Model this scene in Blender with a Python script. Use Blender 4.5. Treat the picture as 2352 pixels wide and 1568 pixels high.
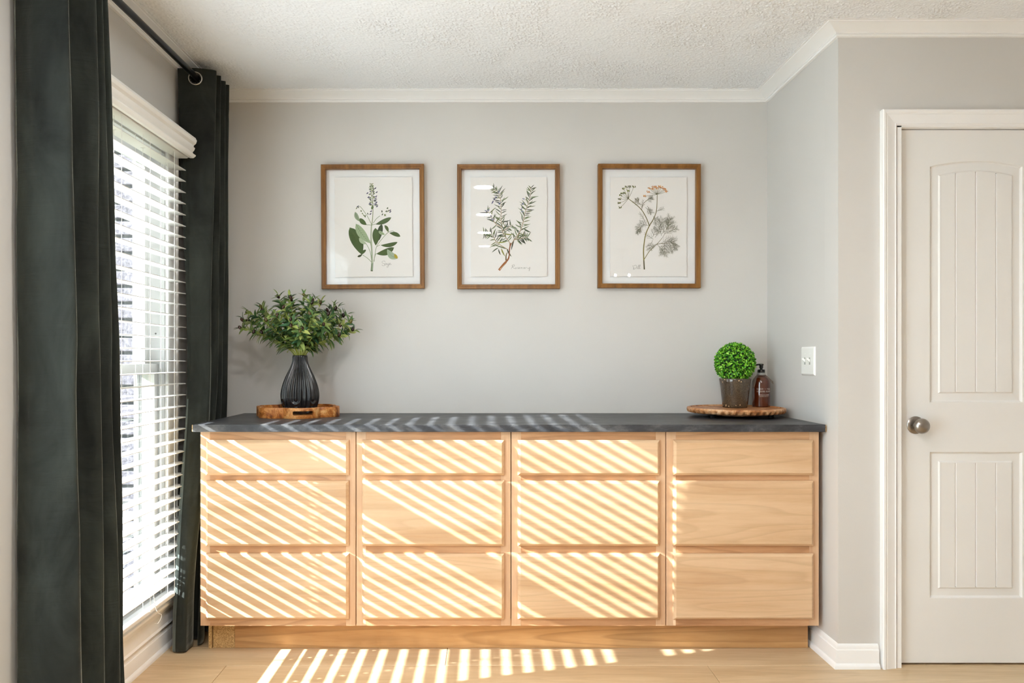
import bpy, bmesh, math, random
from mathutils import Vector, Matrix, noise
from mathutils.geometry import tessellate_polygon

# ------------------------------------------------------------------ scene reset
for o in list(bpy.data.objects):
    bpy.data.objects.remove(o)
sc = bpy.context.scene
COL = sc.collection
U = 0.0254            # the scene is laid out in inches, converted to metres when meshes are made
rnd = random.Random(7)
PI = math.pi

# ------------------------------------------------------------------ camera
CAMZ = 45.8
cam_d = bpy.data.cameras.new('camera')
cam = bpy.data.objects.new('camera', cam_d)
COL.objects.link(cam)
cam.location = (0, 0, CAMZ * U)
cam.rotation_euler = (PI / 2, 0, 0)
cam_d.sensor_width = 36
cam_d.lens = 1735 * 36 / 2352
cam_d.shift_x = 58 / 2352
cam_d.shift_y = 41 / 2352
cam_d.clip_start = 0.02
sc.camera = cam

# ------------------------------------------------------------------ world, sun, exposure
SKY = 3.0
SUN = 31.0
w = bpy.data.worlds.new('sky')
sc.world = w
w.use_nodes = True
nt = w.node_tree
bg = nt.nodes['Background']
tc = nt.nodes.new('ShaderNodeTexCoord')
sep = nt.nodes.new('ShaderNodeSeparateXYZ')
rmp = nt.nodes.new('ShaderNodeValToRGB')
nt.links.new(tc.outputs['Generated'], sep.inputs[0])
nt.links.new(sep.outputs['Z'], rmp.inputs[0])
nt.links.new(rmp.outputs[0], bg.inputs['Color'])
e = rmp.color_ramp.elements
e[0].position = 0.0; e[0].color = (0.62, 0.61, 0.56, 1)
e[1].position = 1.0; e[1].color = (0.66, 0.82, 1.0, 1)
k = e.new(0.03); k.color = (0.88, 0.94, 1.0, 1)
k = e.new(0.45); k.color = (0.80, 0.90, 1.0, 1)
bg.inputs['Strength'].default_value = SKY

SUN_DIR = Vector((1.0, 0.296, -0.570)).normalized()
sd = bpy.data.lights.new('sun', 'SUN')
sd.energy = SUN
sd.angle = math.radians(0.53)
sd.color = (0.985, 0.985, 1.0)
so = bpy.data.objects.new('sun', sd)
COL.objects.link(so)
so.rotation_euler = SUN_DIR.to_track_quat('-Z', 'Y').to_euler()
so.location = (-3, 0, 4)

def portal(name, loc, sx, sz, nx):
    """Sampling portal for the sky in a window opening (gives off no light of its own)."""
    d = bpy.data.lights.new(name, 'AREA')
    d.shape = 'RECTANGLE'
    d.size = sx * U
    d.size_y = sz * U
    d.cycles.is_portal = True
    o = bpy.data.objects.new(name, d)
    COL.objects.link(o)
    o.location = [v * U for v in loc]
    # -Z of the light faces into the room
    o.rotation_euler = (PI / 2, 0, -PI / 2 if nx > 0 else PI / 2)
    return o
portal('sky_portal', (-61.5, 104.4, 43.5), 33.4, 73, 1)
portal('sky_portal', (-61.5, 37.7, 47.0), 70, 80, 1)

sc.view_settings.view_transform = 'Standard'
sc.view_settings.look = 'None'
sc.view_settings.gamma = 1
sc.view_settings.use_curve_mapping = False
sc.view_settings.exposure = 0.28
sc.cycles.max_bounces = 14
sc.cycles.diffuse_bounces = 9
sc.cycles.transparent_max_bounces = 16
sc.cycles.sample_clamp_indirect = 6.0
sc.cycles.caustics_reflective = False
sc.cycles.caustics_refractive = False
sc.cycles.use_denoising = True

# ------------------------------------------------------------------ materials
def lin(c):
    return tuple(((v / 255) / 12.92 if v / 255 <= 0.04045 else ((v / 255 + 0.055) / 1.055) ** 2.4) for v in c) + (1,)

def base_mat(name, col, rough=0.5, metal=0.0, spec=None, coat=0.0, sheen=0.0, trans=0.0):
    m = bpy.data.materials.new(name)
    m.use_nodes = True
    b = m.node_tree.nodes['Principled BSDF']
    b.inputs['Base Color'].default_value = lin(col)
    b.inputs['Roughness'].default_value = rough
    b.inputs['Metallic'].default_value = metal
    if spec is not None:
        b.inputs['Specular IOR Level'].default_value = spec
    if coat:
        b.inputs['Coat Weight'].default_value = coat
        b.inputs['Coat Roughness'].default_value = 0.08
    if sheen:
        b.inputs['Sheen Weight'].default_value = sheen
        b.inputs['Sheen Roughness'].default_value = 0.35
    if trans:
        b.inputs['Transmission Weight'].default_value = trans
    return m

class N:
    """short-hand for building node trees"""
    def __init__(s, m):
        s.t = m.node_tree
        s.b = s.t.nodes['Principled BSDF']
    def n(s, typ, **kw):
        x = s.t.nodes.new('ShaderNode' + typ)
        for a, v in kw.items():
            if a in x.inputs.keys():
                x.inputs[a].default_value = v
            else:
                setattr(x, a, v)
        return x
    def l(s, a, b):
        s.t.links.new(a, b)
    def coords(s, scale=(1, 1, 1), random_offset=True):
        tc = s.n('TexCoord')
        mp = s.n('Mapping')
        mp.inputs['Scale'].default_value = scale
        if random_offset:
            oi = s.n('ObjectInfo')
            mu = s.n('Math', operation='MULTIPLY')
            mu.inputs[1].default_value = 37.0
            s.l(oi.outputs['Random'], mu.inputs[0])
            ad = s.n('VectorMath', operation='ADD')
            s.l(tc.outputs['Object'], ad.inputs[0])
            s.l(mu.outputs[0], ad.inputs[1])
            s.l(ad.outputs[0], mp.inputs['Vector'])
        else:
            s.l(tc.outputs['Object'], mp.inputs['Vector'])
        return mp.outputs[0]
    def ramp(s, stops, fac):
        r = s.n('ValToRGB')
        el = r.color_ramp.elements
        el[0].position, el[0].color = stops[0][0], stops[0][1]
        el[1].position, el[1].color = stops[-1][0], stops[-1][1]
        for p, c in stops[1:-1]:
            x = el.new(p); x.color = c
        s.l(fac, r.inputs[0])
        return r.outputs[0]
    def bump(s, h, strength=0.3, dist=0.002):
        b = s.n('Bump')
        b.inputs['Strength'].default_value = strength
        b.inputs['Distance'].default_value = dist
        s.l(h, b.inputs['Height'])
        s.l(b.outputs[0], s.b.inputs['Normal'])
        return b

def mix(n, a, b, fac, blend='MIX'):
    x = n.n('Mix', data_type='RGBA', blend_type=blend)
    if hasattr(fac, 'default_value') or not isinstance(fac, (int, float)):
        n.l(fac, x.inputs[0])
    else:
        x.inputs[0].default_value = fac
    for v, i in ((a, 6), (b, 7)):
        if isinstance(v, tuple):
            x.inputs[i].default_value = v
        else:
            n.l(v, x.inputs[i])
    return x.outputs[2]

def wood(name, light, mid, dark, axis='X', rough=0.45, figure=0.55, streak=0.5, spec=0.35, scale=1.0):
    m = base_mat(name, mid, rough, spec=spec)
    n = N(m)
    sc_ = {'X': (1.2, 14, 14), 'Z': (14, 14, 1.2), 'Y': (14, 1.2, 14)}[axis]
    sc_ = tuple(v * scale for v in sc_)
    v = n.coords(sc_)
    # broad figure : contour lines of a stretched noise give cathedral grain
    nz = n.n('TexNoise', Scale=0.55, Detail=1.5, Roughness=0.45)
    n.l(v, nz.inputs['Vector'])
    mu = n.n('Math', operation='MULTIPLY'); mu.inputs[1].default_value = 13.0
    n.l(nz.outputs['Fac'], mu.inputs[0])
    fr = n.n('Math', operation='FRACT'); n.l(mu.outputs[0], fr.inputs[0])
    fig = n.ramp([(0.0, (1, 1, 1, 1)), (0.55, (0.86, 0.86, 0.86, 1)), (0.9, (0.0, 0.0, 0.0, 1)), (1.0, (1, 1, 1, 1))], fr.outputs[0])
    nz2 = n.n('TexNoise', Scale=7.0, Detail=6, Roughness=0.65)
    n.l(v, nz2.inputs['Vector'])
    nz3 = n.n('TexNoise', Scale=0.9, Detail=2)
    n.l(v, nz3.inputs['Vector'])
    c1 = n.ramp([(0.32, lin(light)), (0.5, lin(mid)), (0.72, lin(dark))], nz3.outputs['Fac'])
    c2 = n.ramp([(0.3, lin(dark)), (0.6, lin(light))], nz2.outputs['Fac'])
    c = mix(n, c1, c2, streak * 0.5)
    c = mix(n, c, lin(dark), 0.0)
    inv = n.n('Math', operation='SUBTRACT'); inv.inputs[0].default_value = 1.0
    n.l(fig, inv.inputs[1])
    f2 = n.n('Math', operation='MULTIPLY'); f2.inputs[1].default_value = figure * 0.45
    n.l(inv.outputs[0], f2.inputs[0])
    c = mix(n, c, lin(tuple(v * 0.83 for v in dark)), f2.outputs[0])
    n.l(c, n.b.inputs['Base Color'])
    n.bump(nz2.outputs['Fac'], 0.12, 0.0006)
    return m

def paint(name, col, rough=0.55, bump=0.08, scale=160):
    m = base_mat(name, col, rough, spec=0.35)
    n = N(m)
    v = n.coords(random_offset=False)
    nz = n.n('TexNoise', Scale=scale, Detail=3)
    n.l(v, nz.inputs['Vector'])
    n2 = n.n('TexNoise', Scale=1.6, Detail=2)
    n.l(v, n2.inputs['Vector'])
    c = n.ramp([(0.3, lin(tuple(x * 0.985 for x in col))), (0.7, lin(tuple(min(255, x * 1.012) for x in col)))], n2.outputs['Fac'])
    n.l(c, n.b.inputs['Base Color'])
    n.bump(nz.outputs['Fac'], bump, 0.002)
    return m

M = {}
M['wall'] = paint('greige_wall_paint', (205, 202, 198), 0.6)
M['trim'] = paint('white_trim_paint', (240, 240, 240), 0.38, 0.05, 60)
M['door'] = paint('off_white_door_paint', (230, 229, 227), 0.42, 0.05, 90)
# popcorn ceiling
m = base_mat('popcorn_ceiling', (243, 244, 245), 0.9, spec=0.1)
n = N(m); v = n.coords(random_offset=False)
vo = n.n('TexVoronoi', Scale=95.0, feature='SMOOTH_F1'); n.l(v, vo.inputs['Vector'])
nz = n.n('TexNoise', Scale=120.0, Detail=4, Roughness=0.7); n.l(v, nz.inputs['Vector'])
big = n.n('TexNoise', Scale=7.0, Detail=3); n.l(v, big.inputs['Vector'])
h = n.ramp([(0.1, (1, 1, 1, 1)), (0.6, (0, 0, 0, 1))], vo.outputs['Distance'])
hb = n.ramp([(0.38, (0.25, 0.25, 0.25, 1)), (0.62, (1, 1, 1, 1))], big.outputs['Fac'])
hh = mix(n, h, nz.outputs['Fac'], 0.5)
hh = mix(n, (0.3, 0.3, 0.3, 1), hh, hb)
n.bump(hh, 0.9, 0.009)
M['ceiling'] = m
# maple
M['maple_x'] = wood('maple_drawer', (217, 185, 150), (208, 173, 136), (190, 150, 111), 'X', figure=0.5)
M['maple_frame_z'] = wood('maple_stile', (214, 179, 146), (206, 169, 134), (190, 147, 111), 'Z', figure=0.35)
M['maple_frame_x'] = wood('maple_rail', (210, 168, 128), (194, 148, 108), (166, 116, 78), 'X', figure=0.9)
M['maple_kick'] = wood('maple_toe_kick', (208, 166, 116), (192, 148, 98), (160, 110, 62), 'X', figure=0.9, scale=0.8)
M['floor'] = wood('light_oak_plank', (212, 188, 154), (202, 176, 140), (184, 154, 116), 'X', 0.38, 0.35, 0.7, 0.4, 0.9)
M['frame_wood'] = wood('walnut_frame', (142, 98, 46), (126, 82, 33), (100, 62, 23), 'Z', 0.4, 0.2, scale=3)
# mango wood for trays
def mango(name, cols, sc1):
    m = base_mat(name, cols[1], 0.4, spec=0.4)
    n = N(m); v = n.coords((1, 1, 1.0))
    nz = n.n('TexNoise', Scale=sc1, Detail=4, Roughness=0.6, Distortion=1.2); n.l(v, nz.inputs['Vector'])
    c = n.ramp([(0.30, lin(cols[0])), (0.45, lin(cols[1])), (0.58, lin(cols[2])), (0.70, lin(cols[3]))], nz.outputs['Fac'])
    n2 = n.n('TexNoise', Scale=sc1 * 9, Detail=5); n.l(v, n2.inputs['Vector'])
    c = mix(n, c, lin(cols[0]), n.ramp([(0.5, (0, 0, 0, 1)), (0.75, (0.5, 0.5, 0.5, 1))], n2.outputs['Fac']))
    n.l(c, n.b.inputs['Base Color'])
    n.bump(n2.outputs['Fac'], 0.25, 0.001)
    return m
M['mango'] = mango('mango_wood', [(92, 46, 18), (168, 98, 42), (206, 140, 74), (226, 176, 116)], 22)
M['mango_disc'] = mango('mango_wood_disc', [(110, 64, 32), (176, 114, 66), (206, 152, 104), (226, 186, 146)], 18)
# slate laminate
m = base_mat('slate_laminate', (66, 68, 72), 0.42, spec=0.4)
n = N(m); v = n.coords((1, 2.2, 2.2), False)
nz = n.n('TexNoise', Scale=9.0, Detail=8, Roughness=0.7, Distortion=0.6); n.l(v, nz.inputs['Vector'])
c = n.ramp([(0.32, lin((40, 41, 45))), (0.5, lin((60, 61, 65))), (0.68, lin((98, 98, 99)))], nz.outputs['Fac'])
n.l(c, n.b.inputs['Base Color']); n.bump(nz.outputs['Fac'], 0.12, 0.001)
M['slate'] = m
M['chip'] = base_mat('raw_chipboard', (214, 186, 138), 0.85)
n = N(M['chip']); v = n.coords()
nz = n.n('TexNoise', Scale=260.0, Detail=3, Roughness=0.8); n.l(v, nz.inputs['Vector'])
n.l(n.ramp([(0.35, lin((150, 112, 62))), (0.6, lin((222, 190, 136)))], nz.outputs['Fac']), n.b.inputs['Base Color'])
n.bump(nz.outputs['Fac'], 0.5, 0.002)
M['gap'] = base_mat('dark_cabinet_interior', (40, 32, 24), 0.9)
# velvet
def velvet(name, col, scale=5.0):
    m = base_mat(name, col, 0.75, spec=0.15, sheen=0.6)
    n = N(m)
    n.b.inputs['Sheen Tint'].default_value = lin((232, 234, 224))
    v = n.coords((1, 1, 0.5), False)
    nz = n.n('TexNoise', Scale=scale, Detail=5, Roughness=0.6, Distortion=0.8); n.l(v, nz.inputs['Vector'])
    c = n.ramp([(0.3, lin(tuple(x * 0.62 for x in col))), (0.7, lin(tuple(x * 1.5 for x in col)))], nz.outputs['Fac'])
    n.l(c, n.b.inputs['Base Color'])
    v2 = n.coords((0.6, 0.6, 5.0), False)
    n2 = n.n('TexNoise', Scale=5.0, Detail=6, Roughness=0.6, Distortion=1.0); n.l(v2, n2.inputs['Vector'])
    n3 = n.n('TexNoise', Scale=9.0, Detail=4, Distortion=1.5); n.l(v, n3.inputs['Vector'])
    n.bump(mix(n, n2.outputs['Fac'], n3.outputs['Fac'], 0.5), 0.5, 0.012)
    return m
M['velvet'] = velvet('dark_green_velvet', (35, 38, 35))
M['lit_hem'] = velvet('window_lit_velvet_hem', (74, 80, 78))  # same velvet painted lighter, for window light on the turned edge
M['steel'] = base_mat('brushed_nickel', (186, 182, 176), 0.25, 1.0)
M['knob'] = base_mat('satin_nickel_knob', (158, 152, 146), 0.28, 1.0)
M['rod'] = base_mat('gunmetal_rod', (58, 60, 62), 0.28, 0.9)
M['slat'] = base_mat('white_blind_slat', (222, 222, 221), 0.4)
M['valance'] = base_mat('white_blind_valance', (240, 239, 236), 0.35)
M['cord'] = base_mat('white_blind_cord', (232, 231, 228), 0.8)
M['vinyl'] = base_mat('white_vinyl_window', (188, 188, 187), 0.35)
M['dark'] = base_mat('dark_hole', (14, 14, 14), 0.8)
M['screw'] = base_mat('zinc_screw', (120, 118, 114), 0.35, 0.8)
# brick
m = base_mat('grey_brick', (150, 144, 150), 0.9)
n = N(m); v = n.coords()
nz = n.n('TexNoise', Scale=60.0, Detail=6, Roughness=0.7); n.l(v, nz.inputs['Vector'])
n.l(n.ramp([(0.3, lin((70, 68, 74))), (0.6, lin((128, 124, 134)))], nz.outputs['Fac']), n.b.inputs['Base Color'])
n.bump(nz.outputs['Fac'], 0.9, 0.006)
M['brick'] = m
M['mortar'] = base_mat('dark_mortar', (86, 88, 90), 0.95)
# picture parts
M['mat_white'] = base_mat('white_mat_board', (236, 238, 240), 0.8)
M['paper'] = base_mat('deckled_cotton_paper', (231, 229, 227), 0.85)
def thin_glass(name, ior=1.45, tint=(1, 1, 1, 1)):
    m = bpy.data.materials.new(name); m.use_nodes = True
    t = m.node_tree; t.nodes.clear()
    out = t.nodes.new('ShaderNodeOutputMaterial')
    tr = t.nodes.new('ShaderNodeBsdfTransparent'); tr.inputs[0].default_value = tint
    gl = t.nodes.new('ShaderNodeBsdfGlossy'); gl.inputs['Roughness'].default_value = 0.0
    lw = t.nodes.new('ShaderNodeLayerWeight'); lw.inputs['Blend'].default_value = 0.5
    pw = t.nodes.new('ShaderNodeMath'); pw.operation = 'POWER'; pw.inputs[1].default_value = 5.0
    ma = t.nodes.new('ShaderNodeMath'); ma.operation = 'MULTIPLY_ADD'
    r0 = ((ior - 1) / (ior + 1)) ** 2
    ma.inputs[1].default_value = 1 - r0; ma.inputs[2].default_value = r0
    t.links.new(lw.outputs['Facing'], pw.inputs[0]); t.links.new(pw.outputs[0], ma.inputs[0])
    mx = t.nodes.new('ShaderNodeMixShader')
    t.links.new(ma.outputs[0], mx.inputs[0]); t.links.new(tr.outputs[0], mx.inputs[1])
    t.links.new(gl.outputs[0], mx.inputs[2]); t.links.new(mx.outputs[0], out.inputs[0])
    return m
M['glass'] = thin_glass('window_glass', 1.45, (0.94, 0.97, 0.96, 1))
M['picture_glass'] = thin_glass('picture_glass', 1.30)
M['vase'] = base_mat('matte_black_ceramic', (30, 31, 34), 0.22, spec=0.6)
M['stem'] = base_mat('olive_stem_green', (176, 184, 88), 0.6)
m = base_mat('olive_leaf', (74, 104, 66), 0.42, spec=0.5)
n = N(m)
oi = n.n('ObjectInfo'); geo = n.n('NewGeometry')
c = n.ramp([(0.0, lin((54, 96, 70))), (0.35, lin((78, 122, 82))), (0.65, lin((122, 150, 76))), (1.0, lin((186, 194, 110)))], oi.outputs['Random'])
c = mix(n, c, lin((170, 182, 126)), geo.outputs['Backfacing'])
n.l(c, n.b.inputs['Base Color'])
M['leaf'] = m
m = base_mat('olive_leaf_inner', (58, 84, 50), 0.5)
n = N(m); geo = n.n('NewGeometry')
c = n.ramp([(0.0, lin((48, 86, 58))), (0.5, lin((96, 130, 70))), (1.0, lin((178, 188, 104)))], geo.outputs['Random Per Island'])
n.l(c, n.b.inputs['Base Color'])
M['leaf_inner'] = m
m = base_mat('dark_olive_fruit', (44, 24, 24), 0.18)
n = N(m); oi = n.n('ObjectInfo')
n.l(n.ramp([(0, lin((38, 22, 24))), (0.7, lin((60, 34, 24))), (1, lin((96, 92, 34)))], oi.outputs['Random']), n.b.inputs['Base Color'])
M['olive'] = m
m = base_mat('boxwood_leaf', (70, 140, 40), 0.4)
n = N(m); geo = n.n('NewGeometry')
n.l(n.ramp([(0.0, lin((34, 104, 14))), (0.4, lin((76, 158, 24))), (0.8, lin((138, 204, 50))), (1, lin((176, 226, 96)))], geo.outputs['Random Per Island']), n.b.inputs['Base Color'])
M['boxwood'] = m
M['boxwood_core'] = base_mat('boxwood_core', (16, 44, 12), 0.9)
# glazed pot with pale worn chips at rim and foot
m = base_mat('brown_speckled_glaze', (74, 62, 50), 0.12, spec=0.6)
n = N(m); tcx = n.n('TexCoord'); sp = n.n('SeparateXYZ'); n.l(tcx.outputs['Object'], sp.inputs[0])
vo = n.n('TexVoronoi', Scale=90.0); n.l(tcx.outputs['Object'], vo.inputs['Vector'])
edge = n.ramp([(0.0, (1, 1, 1, 1)), (0.17, (0.75, 0.75, 0.75, 1)), (0.2, (0, 0, 0, 1)), (0.84, (0, 0, 0, 1)), (0.88, (0.6, 0.6, 0.6, 1)), (1.0, (1, 1, 1, 1))], None) if False else None
mr = n.n('MapRange'); mr.inputs['From Min'].default_value = 0.0; mr.inputs['From Max'].default_value = 5.1 * U
n.l(sp.outputs['Z'], mr.inputs['Value'])
edge = n.ramp([(0.0, (1, 1, 1, 1)), (0.14, (0.8, 0.8, 0.8, 1)), (0.19, (0, 0, 0, 1)), (0.84, (0, 0, 0, 1)), (0.9, (0.7, 0.7, 0.7, 1)), (1.0, (1, 1, 1, 1))], mr.outputs[0])
spot = n.ramp([(0.22, (1, 1, 1, 1)), (0.3, (0, 0, 0, 1))], vo.outputs['Distance'])
selv = n.ramp([(0.55, (0, 0, 0, 1)), (0.56, (1, 1, 1, 1))], vo.outputs['Color'])
k1 = mix(n, spot, edge, 1.0, 'MULTIPLY'); k1 = mix(n, k1, selv, 1.0, 'MULTIPLY')
nz = n.n('TexNoise', Scale=300.0, Detail=2); n.l(tcx.outputs['Object'], nz.inputs['Vector'])
c = n.ramp([(0.35, lin((58, 46, 36))), (0.7, lin((98, 84, 66)))], nz.outputs['Fac'])
c = mix(n, c, lin((220, 186, 140)), k1)
n.l(c, n.b.inputs['Base Color'])
M['pot'] = m
M['soil'] = base_mat('dark_soil', (40, 30, 22), 0.95)
# amber bottle
m = base_mat('amber_bottle', (78, 32, 12), 0.06, spec=0.6, coat=0.5)
M['amber'] = m
M['black_plastic'] = base_mat('black_pump_plastic', (22, 22, 23), 0.25)
M['collar'] = base_mat('frosted_grey_collar', (158, 160, 156), 0.4)
M['ribbon'] = base_mat('grey_linen_ribbon', (118, 108, 98), 0.9)
M['print_white'] = base_mat('white_print', (206, 196, 184), 0.6)
M['plate'] = base_mat('white_switch_plastic', (246, 246, 243), 0.3)
m = bpy.data.materials.new('lamp_lens'); m.use_nodes = True
b = m.node_tree.nodes['Principled BSDF']
b.inputs['Emission Color'].default_value = (1, 0.985, 0.96, 1); b.inputs['Emission Strength'].default_value = 330
M['lamp'] = m
m = bpy.data.materials.new('bulb_glow'); m.use_nodes = True
b = m.node_tree.nodes['Principled BSDF']
b.inputs['Emission Color'].default_value = (1, 0.95, 0.88, 1); b.inputs['Emission Strength'].default_value = 60
M['bulb'] = m

_flat = {}
def flat(col):
    if col not in _flat:
        _flat[col] = base_mat('ink_%02x%02x%02x' % col, col, 0.8)
    return _flat[col]

# ------------------------------------------------------------------ mesh helpers (all in inches, world coordinates)
ORG = {}

class MB:
    def __init__(s):
        s.v = []; s.f = []; s.mi = []; s.cur = 0
    def add(s, verts, faces):
        o = len(s.v)
        s.v += [tuple(p) for p in verts]
        s.f += [tuple(i + o for i in f) for f in faces]
        s.mi += [s.cur] * len(faces)
        return s
    def box(s, x0, x1, y0, y1, z0, z1):
        v = [(x, y, z) for x in (x0, x1) for y in (y0, y1) for z in (z0, z1)]
        return s.add(v, [(0, 1, 3, 2), (4, 6, 7, 5), (0, 4, 5, 1), (2, 3, 7, 6), (0, 2, 6, 4), (1, 5, 7, 3)])
    def rings(s, rings, close=True, cap0=False, cap1=False):
        nn = len(rings[0]); v = [p for r in rings for p in r]; f = []
        for i in range(len(rings) - 1):
            for j in range(nn if close else nn - 1):
                k_ = (j + 1) % nn
                f.append((i * nn + j, i * nn + k_, (i + 1) * nn + k_, (i + 1) * nn + j))
        if cap0: f.append(tuple(range(nn - 1, -1, -1)))
        if cap1: f.append(tuple((len(rings) - 1) * nn + j for j in range(nn)))
        return s.add(v, f)
    def lathe(s, prof, c, seg=48, cap0=True, cap1=False):
        r = [[(c[0] + rr * math.cos(2 * PI * j / seg), c[1] + rr * math.sin(2 * PI * j / seg), c[2] + z) for j in range(seg)] for rr, z in prof]
        return s.rings(r, True, cap0, cap1)
    def tube(s, pts, rad, seg=8, cap=True):
        pts = [Vector(p) for p in pts]
        rads = rad if isinstance(rad, (list, tuple)) else [rad] * len(pts)
        rings = []
        up = Vector((0, 0, 1))
        t0 = (pts[1] - pts[0]).normalized()
        if abs(t0.dot(up)) > 0.9: up = Vector((1, 0, 0))
        a = t0.cross(up).normalized()
        for i, p in enumerate(pts):
            t = (pts[min(i + 1, len(pts) - 1)] - pts[max(i - 1, 0)]).normalized()
            a = (a - t * a.dot(t)).normalized()
            b = t.cross(a)
            rings.append([tuple(p + (a * math.cos(2 * PI * j / seg) + b * math.sin(2 * PI * j / seg)) * rads[i]) for j in range(seg)])
        return s.rings(rings, True, cap, cap)
    def sphere(s, c, r, seg=16, rg=10, sz=1.0):
        prof = [(max(0.0005, r * math.sin(PI * i / rg)), -r * sz * math.cos(PI * i / rg)) for i in range(rg + 1)]
        return s.lathe(prof, c, seg, True, True)
    def torus(s, c, R, r, nrm, seg=32, rg=8, flatk=1.0):
        nrm = Vector(nrm).normalized(); c = Vector(c)
        a = nrm.orthogonal().normalized(); b = nrm.cross(a)
        rings = []
        for i in range(seg + 1):
            t = 2 * PI * i / seg
            d = a * math.cos(t) + b * math.sin(t)
            rings.append([tuple(c + d * (R + r * math.cos(2 * PI * j / rg)) + nrm * r * flatk * math.sin(2 * PI * j / rg)) for j in range(rg)])
        return s.rings(rings, True)
    def plate(s, outer, holes, y0, y1, mapf):
        """polygon with holes in a 2-D plane, extruded between depths y0 and y1; mapf(u, v, d) -> xyz"""
        loops = [outer] + holes
        flatp = [p for l in loops for p in l]
        tris = tessellate_polygon([[Vector((p[0], p[1], 0)) for p in l] for l in loops])
        nn = len(flatp)
        v = [mapf(p[0], p[1], y0) for p in flatp] + [mapf(p[0], p[1], y1) for p in flatp]
        f = [tuple(t) for t in tris] + [tuple(i + nn for i in reversed(t)) for t in tris]
        o = 0
        for l in loops:
            L = len(l)
            for i in range(L):
                j = (i + 1) % L
                f.append((o + i, o + j, o + j + nn, o + i + nn))
            o += L
        return s.add(v, f)
    def sweep(s, prof, p0, p1, nrm, m0=0.0, m1=0.0):
        """profile (d, z) pushed out along nrm, drawn from p0 to p1, mitred by m0 / m1 per unit d"""
        p0 = Vector(p0); p1 = Vector(p1); nrm = Vector(nrm); t = (p1 - p0).normalized()
        r0 = [tuple(p0 + nrm * d + Vector((0, 0, z)) - t * d * m0) for d, z in prof]
        r1 = [tuple(p1 + nrm * d + Vector((0, 0, z)) + t * d * m1) for d, z in prof]
        return s.rings([r0, r1], True, True, True)
    def build(s, name, mat, parent=None, origin=None, smooth=None, bevel=0.0, fix=True, seg=2):
        if parent is not None:
            org = ORG[parent.name]
        elif origin is not None:
            org = Vector(origin)
        else:
            xs = [p[0] for p in s.v]; ys = [p[1] for p in s.v]; zs = [p[2] for p in s.v]
            org = Vector(((min(xs) + max(xs)) / 2, (min(ys) + max(ys)) / 2, min(zs)))
        me = bpy.data.meshes.new(name)
        me.from_pydata([((p[0] - org.x) * U, (p[1] - org.y) * U, (p[2] - org.z) * U) for p in s.v], [], s.f)
        mats = mat if isinstance(mat, (list, tuple)) else [mat]
        for m_ in mats: me.materials.append(m_)
        if len(mats) > 1:
            for p, i in zip(me.polygons, s.mi): p.material_index = i
        if fix:
            bm = bmesh.new(); bm.from_mesh(me)
            bmesh.ops.recalc_face_normals(bm, faces=bm.faces)
            bm.to_mesh(me); bm.free()
        if smooth is not None:
            me.polygons.foreach_set('use_smooth', [True] * len(me.polygons))
            if smooth < 180: me.set_sharp_from_angle(angle=math.radians(smooth))
        me.update()
        o = bpy.data.objects.new(name, me)
        COL.objects.link(o)
        if parent is not None:
            o.parent = parent
        else:
            o.location = org * U
        ORG[o.name] = org
        if bevel:
            b = o.modifiers.new('bevel', 'BEVEL'); b.width = bevel * U; b.segments = seg; b.limit_method = 'ANGLE'
            b.harden_normals = False
        return o

def tag(o, label=None, cat=None, group=None, kind=None):
    if label: o['label'] = label
    if cat: o['category'] = cat
    if group: o['group'] = group
    if kind: o['kind'] = kind
    return o

def thing(name, loc, label=None, cat=None, group=None, kind=None):
    o = bpy.data.objects.new(name, None)
    COL.objects.link(o)
    o.empty_display_size = 0.05
    o.location = Vector(loc) * U
    ORG[o.name] = Vector(loc)
    return tag(o, label, cat, group, kind)

def copy_obj(o, parent=None, loc=None):
    c = o.copy(); COL.objects.link(c)
    c.parent = parent if parent is not None else o.parent
    if loc is not None: c.location = loc
    ORG[c.name] = ORG.get(o.name, Vector())
    return c

def catmull(pts, n_):
    out = []
    P = [Vector(p) for p in pts]
    P = [P[0] * 2 - P[1]] + P + [P[-1] * 2 - P[-2]]
    for i in range(1, len(P) - 2):
        for j in range(n_):
            t = j / n_
            out.append(0.5 * ((2 * P[i]) + (-P[i - 1] + P[i + 1]) * t + (2 * P[i - 1] - 5 * P[i] + 4 * P[i + 1] - P[i + 2]) * t * t + (-P[i - 1] + 3 * P[i] - 3 * P[i + 1] + P[i + 2]) * t ** 3))
    out.append(P[-2])
    return out

# ------------------------------------------------------------------ layout constants
XL, XR = -51.3, 52.34          # alcove side walls
YB, YD = 141.0, 112.5          # back wall, door wall
ZC = 95.4                      # ceiling
RX, RY = 136.0, -110.0         # the rest of the room behind the camera
WY0, WY1, WZ0, WZ1 = 88.0, 120.8, 8.2, 79.0   # window opening
V2 = (4.0, 71.5, 8.0, 86.0)  # unseen second window, added on the left wall for soft daylight

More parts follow.
